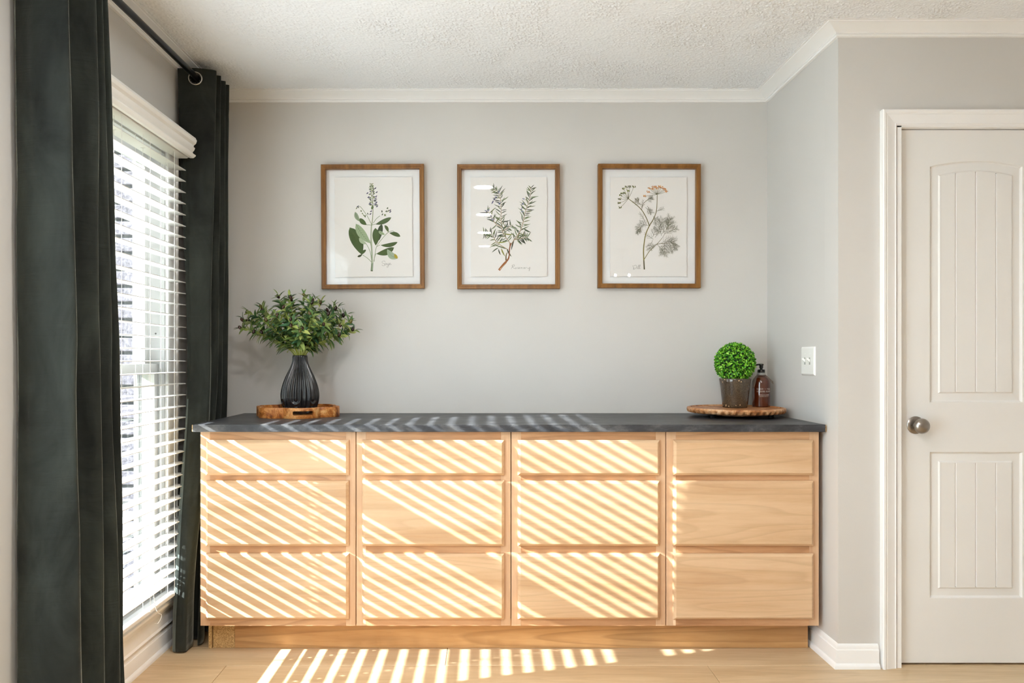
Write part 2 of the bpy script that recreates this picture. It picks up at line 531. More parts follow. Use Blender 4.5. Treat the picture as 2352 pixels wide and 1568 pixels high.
# ------------------------------------------------------------------ floor of individual planks
fl = MB().box(XL - 6, RX + 4, RY - 4, YB + 5, -1.2, -0.55).build('floor', M['gap'])
tag(fl, kind='structure')
PW = 7.0
rows = []
y = 113.1 + PW * 4
while y > RY:
    rows.append(y - PW); y -= PW
for ri, y0 in enumerate(rows):
    L = 72.0
    joint = {113.1: -6.2, 106.1: 33.05}.get(round(y0, 1), None)
    off = joint if joint is not None else ((ri * 27.3) % 72)
    x = off - L * math.ceil((off - XL) / L)
    while x < RX:
        a, b_ = max(x, XL - 0.2), min(x + L, RX)
        top = min(y0 + PW, YB)
        if b_ - a > 0.5 and top - y0 > 0.5:
            g = 0.03; c_ = 0.05
            r = lambda i, z: [(a + i, y0 + i, z), (b_ - i, y0 + i, z), (b_ - i, top - i, z), (a + i, top - i, z)]
            MB().rings([r(g, -0.55), r(g, -c_), r(g + c_, 0.0)], True, True, True).build('plank', M['floor'], fl)
        x += L

# ------------------------------------------------------------------ walls and ceiling
ceil = MB().box(XL - 4.7, RX + 4, RY - 4, YB + 5, ZC + 0.02, ZC + 4).build('ceiling', M['ceiling'])
tag(ceil, kind='structure')
# sprayed popcorn relief : a fine displaced sheet under the slab where it can be seen
import numpy as np
rs = np.random.RandomState(12)
st_ = 0.135
gx = np.arange(XL + 0.5, 98.0, st_); gy = np.arange(72.0, YB - 0.3, st_)
nX, nY = len(gx), len(gy)
def blur(a, k_):
    for _ in range(k_):
        a = (a + np.roll(a, 1, 0) + np.roll(a, -1, 0)) / 3
        a = (a + np.roll(a, 1, 1) + np.roll(a, -1, 1)) / 3
    return a
fine = blur(rs.rand(nX, nY), 1); fine = (fine - fine.mean()) / fine.std()
med = blur(rs.rand(nX, nY), 3); med = (med - med.mean()) / med.std()
cx_, cy_ = (nX + 39) // 40 + 2, (nY + 39) // 40 + 2
coarse = rs.rand(cx_, cy_)
big_ = np.kron(coarse, np.ones((40, 40)))[:nX, :nY]; big_ = blur(big_, 60); big_ = (big_ - big_.min()) / (big_.max() - big_.min())
dens = 0.45 + 0.9 * big_
raw = rs.rand(nX, nY)
hgt = (raw ** 5 * 0.16 + np.clip(fine, 0, 2.2) * 0.028 + raw * 0.03) * dens
jx = (rs.rand(nX, nY) - 0.5) * st_ * 0.5; jy = (rs.rand(nX, nY) - 0.5) * st_ * 0.5
vx = (gx[:, None] + jx); vy = (gy[None, :] + jy); vz = ZC - hgt
co = np.stack([vx, vy, vz], -1).reshape(-1, 3)
co = (co - np.array(ORG[ceil.name])) * U
ii = (np.arange(nX - 1)[:, None] * nY + np.arange(nY - 1)[None, :]).reshape(-1)
quads = np.stack([ii, ii + 1, ii + nY + 1, ii + nY], -1).astype(np.int32)
pme = bpy.data.meshes.new('popcorn_texture')
pme.vertices.add(len(co)); pme.vertices.foreach_set('co', co.astype(np.float32).reshape(-1))
pme.loops.add(quads.size); pme.loops.foreach_set('vertex_index', quads.reshape(-1))
pme.polygons.add(len(quads)); pme.polygons.foreach_set('loop_start', np.arange(0, quads.size, 4, dtype=np.int32))
pme.polygons.foreach_set('use_smooth', np.ones(len(quads), dtype=bool))
pme.update(calc_edges=True); pme.validate()
M['popcorn'] = base_mat('popcorn_relief', (238, 241, 245), 0.95, spec=0.1)
pme.materials.append(M['popcorn'])
po = bpy.data.objects.new('popcorn_texture', pme); COL.objects.link(po); po.parent = ceil
po['kind'] = 'stuff'
tag(MB().box(XL - 4.7, XR + 6, YB, YB + 5, -1, ZC).build('wall_back', M['wall']), kind='structure')
rect = lambda a, b, c, d: [(a, c), (b, c), (b, d), (a, d)]
tag(MB().plate(rect(RY - 4, YB, -1, ZC), [rect(WY0, WY1, WZ0, WZ1), rect(*V2)], XL, XL - 4.7, lambda u, v, d: (d, u, v)).build('wall_left', M['wall']), kind='structure')
# stub wall right of the alcove + wall with the door (an L in plan)
tag(MB().box(XR, XR + 5, YD + 4.5, YB, -1, ZC).build('wall_right', M['wall']), kind='structure')
DX0, DX1, DZ1 = 61.64, 85.07, 80.15      # door leaf
tag(MB().plate(rect(XR + 0.0, RX, -1, ZC), [rect(DX0 - 0.35, DX1 + 0.35, -0.5, DZ1 + 0.3)], YD, YD + 4.5, lambda u, v, d: (u, d, v)).build('wall_door', M['wall']), kind='structure')
tag(MB().plate(rect(RY - 4, YD + 4, -1, ZC), [], RX, RX + 4, lambda u, v, d: (d, u, v)).build('wall_far_right', M['wall']), kind='structure')
tag(MB().box(XL - 4.7, RX + 4, RY - 4, RY, -1, ZC).build('wall_rear', M['wall']), kind='structure')
# dark closet behind the door
tag(MB().box(DX0 - 4, DX1 + 4, YD + 6, YD + 7, -1, ZC).build('wall_closet', M['gap']), kind='structure')

# crown moulding
CR = [(0, 93.7), (0.42, 93.72), (0.52, 93.95), (0.42, 94.12), (0.62, 94.16), (0.66, 94.26), (0.9, 94.42), (1.35, 94.62), (1.85, 94.86), (2.3, 95.06), (2.45, 95.1), (2.5, 95.22), (2.8, 95.24), (2.82, 95.42), (0, 95.42)]
def crown(name, p0, p1, nrm, m0, m1):
    tag(MB().sweep(CR, p0, p1, nrm, m0, m1).build(name, M['trim'], smooth=28), kind='structure')
crown('trim_1', (XL, YB, 0), (XR, YB, 0), (0, -1, 0), -1, -1)
crown('trim_2', (XL, RY, 0), (XL, YB, 0), (1, 0, 0), 0, -1)
crown('trim_3', (XR, YB, 0), (XR, YD, 0), (-1, 0, 0), -1, 1)
crown('trim_4', (XR, YD, 0), (RX, YD, 0), (0, -1, 0), 1, 0)
# baseboards
BB = [(0, 0), (0.92, 0), (0.9, 0.28), (0.8, 0.52), (0.62, 0.68), (0.5, 0.74), (0.5, 2.55), (0.46, 2.68), (0.36, 2.72), (0.3, 2.95), (0.3, 3.12), (0.2, 3.32), (0.1, 3.46), (0, 3.5)]
def board(name, p0, p1, nrm, m0, m1):
    tag(MB().sweep(BB, p0, p1, nrm, m0, m1).build(name, M['trim'], smooth=28), kind='structure')
board('baseboard_left', (XL, RY, 0), (XL, YB, 0), (1, 0, 0), 0, -1)
board('baseboard_right', (XR, YB, 0), (XR, YD, 0), (-1, 0, 0), 0, 1)
board('baseboard_door', (XR, YD, 0), (58.2, YD, 0), (0, -1, 0), 1, 0)
board('baseboard_back', (XL, YB, 0), (-45.6, YB, 0), (0, -1, 0), -1, 0)

# ------------------------------------------------------------------ door
door = thing('door_1', (DX0, YD + 0.7, 0), kind='structure')
YF = YD + 0.7                       # door leaf front face
def arch(x0, x1, z0, zs, za, n_=16):
    p = [(x0, z0), (x1, z0)]
    for i in range(n_ + 1):
        t = i / n_
        p.append((x1 + (x0 - x1) * t, zs + (za - zs) * (1 - (2 * t - 1) ** 2)))
    return p
PX0, PX1 = 66.34, 80.37
panels = [(39.28, 74.76, 75.6), (9.99, 31.97, 31.97)]
def prect(i, n_): # i = inset
    z0, zs, za = panels[n_]
    if n_ == 0:
        return arch(PX0 + i, PX1 - i, z0 + i, zs - i * 0.92, za - i)
    return arch(PX0 + i, PX1 - i, z0 + i, zs - i, za - i, 1)
mb = MB()
mapd = lambda u, v, d: (u, d, v)
mb.plate(rect(DX0 + 0.05, DX1 - 0.05, 0.35, DZ1), [prect(0, 0), prect(0, 1)], YF, YF + 1.3, mapd)
leaf = mb.build('door_leaf', M['door'], door)
for k_ in (0, 1):
    prof = [(0.0, 0.0), (0.1, 0.03), (0.2, 0.28), (0.32, 0.36), (1.3, 0.26), (1.42, 0.24), (1.62, 0.06), (1.7, 0.06)]
    rings = [[(p[0], YF + d, p[1]) for p in prect(i, k_)] for i, d in prof]
    # back plate of the panel behind the planks
    mbm = MB().rings(rings, True)
    mbm.build('panel_moulding', M['door'], leaf, smooth=20)
    inner = prect(1.7, k_)
    MB().plate(inner, [], YF + 0.24, YF + 0.6, mapd).build('panel_back', M['door'], leaf)
    xs = [PX0 + 1.68, 70.32, 73.35, 76.38, PX1 - 1.68]
    z0, zs, za = panels[k_]
    X0, X1 = PX0 + 1.7, PX1 - 1.7
    for a, b_ in zip(xs[:-1], xs[1:]):
        def top(x, ins):
            if k_ == 1: return zs - 1.7 - ins
            t = (x - X0) / (X1 - X0)
            return (zs - 1.7 * .92) + ((za - 1.7) - (zs - 1.7 * .92)) * (1 - (2 * t - 1) ** 2) - ins
        def ring(ins, y_):
            aa = a + (ins if a > PX0 + 1.7 else 0); bb = b_ - (ins if b_ < PX1 - 1.7 else 0)
            cols = [aa + (bb - aa) * q / 4 for q in range(5)]
            return [(aa, y_, z0 + 1.7), (bb, y_, z0 + 1.7)] + [(x_, y_, top(x_, 0)) for x_ in reversed(cols)]
        MB().rings([ring(0.0, YF + 0.3), ring(0.03, YF + 0.2), ring(0.11, YF + 0.06)], True, True, True).build('plank', M['door'], leaf)
# casing and jamb
CS = [(0.0, 0.0), (0.0, 0.92), (0.12, 1.02), (0.42, 1.0), (0.62, 0.8), (0.72, 0.86), (1.35, 0.66), (1.95, 0.55), (2.05, 0.62), (2.25, 0.5), (2.38, 0.0)]   # (across from the outer edge, thickness)
def casing(parent, name, x0, x1, zt, ztop, yw, mat):
    for side in (0, 1):
        mbc = MB()
        q = []
        for zend in (0, 1):
            ringp = []
            for d, t in CS:
                xx = x0 + d if side == 0 else x1 - d
                zz = 0.0 if zend == 0 else ztop - d
                ringp.append((xx, yw - t, zz))
            q.append(ringp)
        mbc.rings(q, True, True, True).build(name, mat, parent, smooth=25)
    mbc = MB(); q = []
    for side in (0, 1):
        q.append([((x0 + d if side == 0 else x1 - d), yw - t, ztop - d) for d, t in CS])
    mbc.rings(q, True, True, True).build(name, mat, parent, smooth=25)
casing(door, 'door_casing', 58.55, 88.2, 0, 82.75, YD, M['trim'])
J = MB()
J.box(DX0 - 0.7, DX0 - 0.06, YD - 0.35, YD + 4.4, 0, DZ1 + 0.6)
J.box(DX1 + 0.06, DX1 + 0.7, YD - 0.35, YD + 4.4, 0, DZ1 + 0.6)
J.box(DX0 - 0.7, DX1 + 0.7, YD - 0.35, YD + 4.4, DZ1 + 0.12, DZ1 + 0.7)
J.build('door_jamb', M['trim'], door)
KX, KZ = 64.25, 35.95
kn = MB()
def ylathe(mb_, prof, c, seg=40):
    r = [[(c[0] + rr * math.cos(2 * PI * j / seg), c[1] - yy, c[2] + rr * math.sin(2 * PI * j / seg)) for j in range(seg)] for rr, yy in prof]
    mb_.rings(r, True, True, True)
ylathe(kn, [(1.32, 0), (1.32, 0.08), (1.2, 0.2), (0.95, 0.27), (0.5, 0.32), (0.46, 0.9), (0.62, 1.05), (0.98, 1.3), (1.13, 1.6), (1.12, 1.85), (0.95, 2.15), (0.6, 2.35), (0.25, 2.42), (0.01, 2.43)], (KX, YF, KZ))
ko = kn.build('door_knob', M['knob'], door, smooth=40)
ylathe_hole = MB(); ylathe(ylathe_hole, [(0.1, 0), (0.1, 0.03)], (KX - 0.72, YF - 0.26, KZ), 12)
ylathe_hole.build('pin_hole', M['dark'], ko)
MB().box(DX0 - 0.03, DX0 + 0.06, YF - 0.02, YF + 0.9, KZ - 0.9, KZ + 1.4).build('latch_plate', M['knob'], door)

# ------------------------------------------------------------------ window in the left wall
win = thing('window_1', (XL, (WY0 + WY1) / 2, WZ0), kind='structure')
# jamb liner
jl = MB()
jl.box(XL - 4.9, XL + 0.0, WY1 - 0.55, WY1, WZ0, WZ1)
jl.box(XL - 4.9, XL + 0.0, WY0, WY0 + 0.55, WZ0, WZ1)
jl.box(XL - 4.9, XL + 0.0, WY0 + 0.55, WY1 - 0.55, WZ1 - 0.55, WZ1)
jl.box(XL - 4.9, XL + 0.0, WY0 + 0.55, WY1 - 0.55, WZ0, WZ0 + 0.5)
jl.build('window_jamb', M['vinyl'], win)
tr = MB()
for x_ in (-55.15, -53.75, -52.05):
    for ya, yb in ((WY1 - 0.85, WY1 - 0.5), (WY0 + 0.5, WY0 + 0.85)):
        tr.box(x_, x_ + 0.14, ya, yb, WZ0 + 0.4, WZ1 - 0.5)
tr.build('sash_track', M['vinyl'], win)
for zz in (44.7, 49.9, 56.9, 65.0):
    s_ = MB()
    r0 = [[(-52.7 + 0.14 * math.cos(2 * PI * j / 10), WY1 - yy, zz + 0.14 * math.sin(2 * PI * j / 10)) for j in range(10)] for yy in (0.5, 0.6)]
    s_.rings(r0, True, True, True).build('screw', M['screw'], win)
def sash(name, xa, xb, z0, z1, rail_b, rail_t):
    s_ = MB()
    ya, yb = WY0 + 0.6, WY1 - 0.6
    st = 2.0
    s_.plate(rect(ya, yb, z0, z1), [rect(ya + st, yb - st, z0 + rail_b, z1 - rail_t)], xa, xb, lambda u, v, d: (d, u, v))
    o = s_.build(name, M['vinyl'], win, bevel=0.08)
    g = MB().box((xa + xb) / 2 - 0.03, (xa + xb) / 2 + 0.03, ya + st - .1, yb - st + .1, z0 + rail_b - .1, z1 - rail_t + .1)
    g.build('pane', M['glass'], o)
    b2 = MB()
    for sgn in (-1, 1):
        yy = yb - st if sgn > 0 else ya + st
        b2.box(xa + 0.3, xb - 0.3, yy - 0.18, yy + 0.18, z0 + rail_b - .1, z1 - rail_t + .1)
    b2.build('glazing_bead', M['vinyl'], o)
    return o
sash('upper_sash', -53.75, -55.05, 43.6, WZ1 - 0.6, 1.5, 1.7)
lo = sash('lower_sash', -52.25, -53.6, WZ0 + 0.5, 45.1, 2.2, 1.5)
MB().box(-52.3, -51.7, 101.2, 104.2, 44.6, 45.3).build('sash_lock', M['vinyl'], lo, bevel=0.1)
# screen frame outside
MB().plate(rect(WY0 + .6, WY1 - .6, WZ0 + .4, WZ1 - .6), [rect(WY0 + 1.6, WY1 - 1.6, WZ0 + 1.6, WZ1 - 1.8)], -55.2, -55.7, lambda u, v, d: (d, u, v)).build('screen_frame', M['vinyl'], win)
# interior casing, stool and apron
CW = [(0.0, 0.0), (0.0, 0.75), (0.15, 0.85), (0.5, 0.82), (0.62, 0.62), (0.8, 0.7), (1.1, 0.62), (1.25, 0.5), (1.45, 0.58), (2.2, 0.45), (2.6, 0.42), (2.75, 0.55), (3.1, 0.45), (3.2, 0.0)]
def side_casing(far):
    q = []
    for zz in (0, 1):
        r_ = []
        for d, t in CW:
            yy = (WY1 + 3.0 - d) if far else (WY0 - 3.0 + d)
            r_.append((XL + t, yy, WZ0 if zz == 0 else WZ1 + 3.0 - d))
        q.append(r_)
    MB().rings(q, True, True, True).build('window_casing', M['trim'], win, smooth=25)
side_casing(True); side_casing(False)
q = [[(XL + t, (WY1 + 3.0 - d) if far else (WY0 - 3.0 + d), WZ1 + 3.0 - d) for d, t in CW] for far in (0, 1)]
MB().rings(q, True, True, True).build('window_casing', M['trim'], win, smooth=25)
ST = [(-1.0, 7.1), (1.25, 7.1), (1.45, 7.2), (1.55, 7.45), (1.45, 7.72), (1.25, 7.82), (0.7, 7.84), (0.6, 8.1), (-1.0, 8.1)]
MB().sweep(ST, (XL, WY0 - 3.6, 0), (XL, WY1 + 3.6, 0), (1, 0, 0)).build('window_stool', M['trim'], win, smooth=30)
AP = [(0, 3.5), (0.5, 3.55), (0.72, 3.8), (0.5, 4.1), (0.5, 6.0), (0.72, 6.3), (0.9, 6.8), (0.95, 7.1), (0, 7.1)]
MB().sweep(AP, (XL, WY0 - 3.0, 0), (XL, WY1 + 3.0, 0), (1, 0, 0)).build('window_apron', M['trim'], win, smooth=30)
# exterior brick skin: a recessed mortar bed with individual bricks lining the window reveal
BX0, BX1 = -60.2, -56.3
ext = MB().plate(rect(RY - 4, YB + 5, -1, ZC + 4), [rect(WY0 - 0.2, WY1 + 0.35, WZ0 - 0.6, 80.7), rect(V2[0] - 1, V2[1] + 1, V2[2] - 1, V2[3] + 1)], BX0 + 0.3, BX1 - 0.3, lambda u, v, d: (d, u, v)).build('wall_outside', M['mortar'])
tag(ext, kind='structure')
z = -1.0; ci = 0
while z < 80.3:
    for side in (1, -1):
        j = rnd.uniform(-0.12, 0.12)
        if side == 1: ya, yb = WY1 + 0.02 + j * .4, WY1 + (3.6 if ci % 2 else 7.6)
        else: ya, yb = WY0 - (3.6 if ci % 2 else 7.6), WY0 + 0.1 + j
        if z > 5.5 or True:
            MB().box(BX0 + j * 0.5, BX1 + 0.2, ya, yb, z, z + 2.2).build('brick', M['brick'], ext, bevel=0.16, seg=1)
    z += 2.667; ci += 1
# second window (unseen, added to light the room from the left) : frame and pane
win2 = thing('added_light_window', (XL, 44, V2[2]), kind='structure')
MB().plate(rect(*V2), [rect(V2[0] + 2, 37, V2[2] + 2, V2[3] - 2), rect(39, V2[1] - 2, V2[2] + 2, V2[3] - 2)], XL - 2, XL - 3.4, lambda u, v, d: (d, u, v)).build('window_frame', M['vinyl'], win2)
MB().box(XL - 2.75, XL - 2.7, V2[0] + 1.5, V2[1] - 1.5, V2[2] + 1.5, V2[3] - 1.5).build('pane', M['glass'], win2)

# white sheer added over the second window, spreads its sun into soft light
sh = thing('added_light_sheer', (XL + 1.0, 37, 4), 'unseen white sheer added over the left window to turn its sun into soft light', 'curtain')
shm = bpy.data.materials.new('white_sheer'); shm.use_nodes = True
_t = shm.node_tree; _b = _t.nodes['Principled BSDF']; _b.inputs['Base Color'].default_value = (0.85, 0.86, 0.88, 1); _b.inputs['Roughness'].default_value = 0.9
_tl = _t.nodes.new('ShaderNodeBsdfTranslucent'); _tl.inputs[0].default_value = (0.82, 0.905, 1.0, 1)
_mx = _t.nodes.new('ShaderNodeMixShader'); _mx.inputs[0].default_value = 0.75
_t.links.new(_b.outputs[0], _mx.inputs[1]); _t.links.new(_tl.outputs[0], _mx.inputs[2]); _t.links.new(_mx.outputs[0], _t.nodes['Material Output'].inputs[0])
rr0 = [(XL + 1.0 + 0.5 * math.sin((yy_ - 10) * 1.3), yy_) for yy_ in [0 + 73.5 * i_ / 260 for i_ in range(261)]]
MB().rings([[(a_, b__, z__) for a_, b__ in rr0] for z__ in (3, 50, 91)], False).build('fabric', shm, sh, smooth=180, fix=False)
MB().tube([(XL + 1.0, 0, 91.3), (XL + 1.0, 75, 91.3)], 0.35, 12).build('pole', M['rod'], sh, smooth=40)

# ground outside
mg = base_mat('dry_lawn', (150, 146, 120), 0.95)
tag(MB().box(-900, XL - 9, -500, 700, -14, -12).build('ground', mg), kind='structure')

# ------------------------------------------------------------------ window blind
blind = thing('window_blind', (-49.8, 104.5, 8.2), 'white horizontal slat blind hanging in the window between the green curtains', 'blind')
BY0, BY1 = 92.7, 122.5
CORDS = [100.85, 109.4, 117.9]
# valance with crown profile
VP_ = [(-48.6, 81.9), (-47.75, 81.95), (-47.35, 81.75), (-47.15, 81.3), (-47.3, 80.85), (-47.65, 80.55), (-47.7, 80.25), (-47.45, 80.15), (-47.5, 79.95), (-47.6, 79.75), (-47.85, 79.45), (-47.7, 79.1), (-47.3, 78.95), (-47.4, 78.75), (-47.75, 78.5), (-48.25, 78.5), (-48.3, 81.0), (-48.6, 81.2)]
mb = MB()
mb.rings([[(x_, BY0 - 0.6, z_) for x_, z_ in VP_], [(x_, BY1 + 0.4, z_) for x_, z_ in VP_]], True, True, True)
val = mb.build('valance', M['valance'], blind, smooth=30)
MB().box(-50.55, -48.3, BY1 + 0.15, BY1 + 0.4, 78.6, 81.8).build('valance_return', M['valance'], val)
MB().box(-50.4, -48.45, BY0, BY1, 78.35, 80.2).build('headrail', M['slat'], blind, bevel=0.1)
# slat with route holes
xs = [-1.0, -0.66, -0.33, 0.33, 0.66, 1.0]
ys = [BY0]
for c_ in CORDS: ys += [c_ - 0.13, c_ + 0.13]
ys.append(BY1)
vt, ft = [], []
crz = lambda x_: 0.07 * (1 - x_ * x_)
nx, ny = len(xs), len(ys)
for lay in (0.05, -0.05):
    for yy in ys:
        for xx in xs:
            vt.append((-49.8 + xx, yy, 20.0 + crz(xx) + lay))
idx = lambda l, j, i: l * nx * ny + j * nx + i
holes = set((2 * k_ + 1, 2) for k_ in range(len(CORDS)))
for j in range(ny - 1):
    for i in range(nx - 1):
        if (j, i) in holes:
            ring_ = [(j, i), (j, i + 1), (j + 1, i + 1), (j + 1, i)]
            for a in range(4):
                p, q_ = ring_[a], ring_[(a + 1) % 4]
                ft.append((idx(0, *p), idx(0, *q_), idx(1, *q_), idx(1, *p)))
            continue
        ft.append((idx(0, j, i), idx(0, j, i + 1), idx(0, j + 1, i + 1), idx(0, j + 1, i)))
        ft.append((idx(1, j, i), idx(1, j + 1, i), idx(1, j + 1, i + 1), idx(1, j, i + 1)))
for j in range(ny - 1):
    ft.append((idx(0, j, 0), idx(0, j + 1, 0), idx(1, j + 1, 0), idx(1, j, 0)))
    ft.append((idx(0, j, nx - 1), idx(1, j, nx - 1), idx(1, j + 1, nx - 1), idx(0, j + 1, nx - 1)))
for i in range(nx - 1):
    ft.append((idx(0, 0, i), idx(1, 0, i), idx(1, 0, i + 1), idx(0, 0, i + 1)))
    ft.append((idx(0, ny - 1, i), idx(0, ny - 1, i + 1), idx(1, ny - 1, i + 1), idx(1, ny - 1, i)))
slat0 = MB().add(vt, ft).build('slat', M['slat'], blind, smooth=40)
ZS = [76.42 - 1.818 * k_ for k_ in range(36)] + [76.42 - 1.818 * 35 - 1.45]
ZS = [z_ for z_ in ZS if z_ > 9.9]
slat0.location = (0, 0, (ZS[0] - 20.0) * U)
for z_ in ZS[1:]:
    copy_obj(slat0, blind, (0, 0, (z_ - 20.0) * U))
MB().box(-50.75, -48.85, BY0, BY1, 8.75, 9.4).build('bottom_rail', M['slat'], blind, bevel=0.15)
for c_ in CORDS:
    MB().tube([(-48.74, c_, 78.4), (-48.74, c_, 9.0)], 0.035, 6).build('ladder_cord', M['cord'], blind)
    MB().tube([(-50.86, c_, 78.4), (-50.86, c_, 9.0)], 0.035, 6).build('ladder_cord', M['cord'], blind)
    MB().tube([(-49.8, c_, 78.4), (-49.8, c_, 9.0)], 0.03, 6).build('lift_cord', M['cord'], blind)
MB().tube(catmull([(-48.45, 109.6, 15.5), (-48.3, 109.7, 11), (-48.2, 110.5, 8.9), (-47.9, 111.3, 8.1), (-48.1, 110.6, 7.2), (-48.3, 110.0, 7.4)], 6), 0.05, 6).build('cord_end', M['cord'], blind)

# ------------------------------------------------------------------ curtain rod
RXc, RZc = -47.8, 92.2
rod = thing('curtain_rod', (RXc, 100, RZc), 'dark metal curtain rod running above the window', 'curtain rod')
MB().tube([(RXc, 79.0, RZc), (RXc, 136.5, RZc)], 0.5, 20).build('pole', M['rod'], rod, smooth=40)
for yy in (79.0, 136.5):
    MB().sphere((RXc, yy, RZc), 0.95, 20, 12).build('finial', M['rod'], rod, smooth=180)
for yy in (79.9, 135.2):
    b_ = MB(); b_.tube([(XL + 0.1, yy, RZc - 0.9), (RXc, yy, RZc - 0.85)], 0.22, 10); b_.torus((RXc, yy, RZc), 0.62, 0.14, (0, 1, 0), 20, 8); b_.box(XL, XL + 0.2, yy - 0.5, yy + 0.5, RZc - 2.2, RZc + 0.8)
    b_.build('bracket', M['rod'], rod, smooth=40)

# ------------------------------------------------------------------ curtains
def curtain(label, tops, mids, bots, ztop, zbot, zbf=None):
    """three plan paths (top, middle, floor), folds interpolated between them"""
    root = thing('curtain', (tops[0][0], tops[0][1], zbot), label, 'curtain')
    NS = 16
    zs_ = [ztop - 0.22 * i for i in range(20)]
    z_ = zs_[-1]
    while z_ > zbot + 0.6:
        z_ -= 1.0; zs_.append(z_)
    zs_[-1] = zbot
    grid = []
    for z_ in zs_:
        t = (ztop - z_) / (ztop - zbot)
        if t < 0.5:
            a, b_, s_ = tops, mids, t / 0.5
        else:
            a, b_, s_ = mids, bots, (t - 0.5) / 0.5
        s_ = s_ * s_ * (3 - 2 * s_) if t >= 0.5 else s_
        cp = [(a[i][0] * (1 - s_) + b_[i][0] * s_, a[i][1] * (1 - s_) + b_[i][1] * s_, 0) for i in range(len(a))]
        row = catmull(cp, NS)
        out = []
        for i, p in enumerate(row):
            amp = 0.16 * min(1, t * 5)
            nx_ = noise.noise(Vector((i * 0.09, z_ * 0.045, 3.1 + tops[0][1]))) * amp * 2.0
            ny_ = noise.noise(Vector((i * 0.16, z_ * 0.13, 9.1 + tops[0][1]))) * amp
            crease = 0.10 * math.exp(-((z_ - (ztop - 5.1)) / 0.18) ** 2)
            zz = z_
            if zbf and z_ == zbot: zz = z_ + zbf(i / (len(row) - 1))
            out.append((p.x + nx_ - crease * 0.6, p.y + ny_ + crease * 0.4, zz))
        grid.append(out)
    nn = len(grid[0])
    v = [p for r_ in grid for p in r_]
    f = []
    for j in range(len(grid) - 1):
        for i in range(nn - 1):
            q = [j * nn + i, j * nn + i + 1, (j + 1) * nn + i + 1, (j + 1) * nn + i]
            cx = sum(v[a][0] for a in q) / 4; cz = sum(v[a][2] for a in q) / 4
            if (cx - RXc) ** 2 + (cz - RZc + 0.33) ** 2 < 0.84 ** 2: continue
            f.append(tuple(q))
    fab = MB().add(v, f).build('fabric', M['velvet'], root, smooth=180, fix=False)
    so_ = fab.modifiers.new('thickness', 'SOLIDIFY'); so_.thickness = 0.11 * U; so_.offset = 0
    # grommets where the fabric crosses the pole
    row = grid[6]
    for i in range(nn - 1):
        if (row[i][0] - RXc) * (row[i + 1][0] - RXc) < 0:
            t = (RXc - row[i][0]) / (row[i + 1][0] - row[i][0])
            yy = row[i][1] * (1 - t) + row[i + 1][1] * t
            d = Vector((row[i + 1][0] - row[i][0], row[i + 1][1] - row[i][1], 0)).normalized()
            g = MB().torus((RXc, yy, RZc - 0.33), 0.98, 0.17, (d.y, -d.x, 0), 36, 8, 0.75)
            g.build('grommet', M['steel'], root, smooth=180)
    return root, grid
# near curtain
tA = [(-50.6, 80.9), (-47.8, 80.3), (-44.9, 80.6), (-47.5, 82.9), (-50.3, 84.2), (-47.6, 85.4), (-44.9, 86.5), (-47.6, 87.0), (-50.2, 87.4), (-47.5, 87.8), (-45.0, 88.2), (-47.6, 88.8), (-50.3, 89.0), (-47.6, 89.4), (-45.2, 89.7), (-48.3, 92.0)]
mA = [(-50.6, 81.6), (-47.6, 81.3), (-44.8, 82.3), (-47.2, 84.4), (-49.8, 85.4), (-47.4, 86.7), (-44.9, 87.7), (-47.4, 88.7), (-49.8, 89.3), (-47.4, 89.8), (-44.95, 90.7), (-47.4, 91.4), (-48.4, 91.6), (-47.2, 92.0), (-45.1, 92.6), (-48.3, 94.2)]
bA = [(-50.4, 81.0), (-47.4, 81.3), (-44.8, 83.6), (-46.8, 85.4), (-49.4, 86.2), (-47.2, 87.8), (-44.9, 88.9), (-47.0, 90.2), (-49.2, 90.6), (-47.4, 91.2), (-44.9, 92.4), (-47.0, 93.0), (-48.4, 93.0), (-47.2, 93.4), (-45.0, 94.0), (-48.2, 94.8)]
curtain('dark green velvet curtain on the near side of the window, left of the blind', tA, mA, bA, 93.55, 0.25)
# far curtain, beside the cabinets
tB = [(-50.75, 124.0), (-47.8, 123.9), (-44.8, 125.1), (-47.7, 126.1), (-50.4, 126.3), (-47.8, 126.6), (-44.85, 127.4), (-47.8, 128.2), (-50.4, 128.5), (-47.8, 128.9), (-44.9, 129.8), (-47.8, 130.5), (-50.4, 130.8), (-47.8, 131.1), (-44.9, 131.6), (-48.0, 133.2)]
mB = [(-48.9, 123.5), (-48.2, 123.7), (-46.0, 125.0), (-46.3, 126.3), (-49.4, 126.9), (-47.8, 127.4), (-45.6, 128.2), (-47.6, 128.8), (-49.8, 129.1), (-47.8, 129.6), (-45.6, 130.5), (-47.8, 131.2), (-49.8, 131.6), (-47.8, 132.0), (-45.7, 132.8), (-48.0, 134.2)]
bB = [(-49.2, 118.3), (-48.3, 117.6), (-47.0, 117.9), (-46.9, 120.5), (-48.6, 122.4), (-46.8, 123.0), (-45.8, 120.4), (-46.3, 123.6), (-48.6, 126.1), (-47.4, 127.0), (-46.0, 126.0), (-47.4, 128.8), (-49.4, 129.6), (-47.6, 130.4), (-46.2, 130.2), (-47.8, 133.2)]
_B = curtain('dark green velvet curtain hanging in the corner beside the drawer cabinets', tB, mB, bB, 93.55, 0.25)
_root, _g = _B
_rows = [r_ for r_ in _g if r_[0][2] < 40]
hm = MB().rings([[(p[0] + 0.02, p[1] - 0.14, p[2]) for p in r_[0:13]] for r_ in _rows], False)  # strip over the leading edge, its lighter colour stands for window light
hm_o = hm.build('lit_hem', M['lit_hem'], _root, smooth=180, fix=False)
hm_o['label'] = 'turned leading edge, window light painted on it as lighter grey'

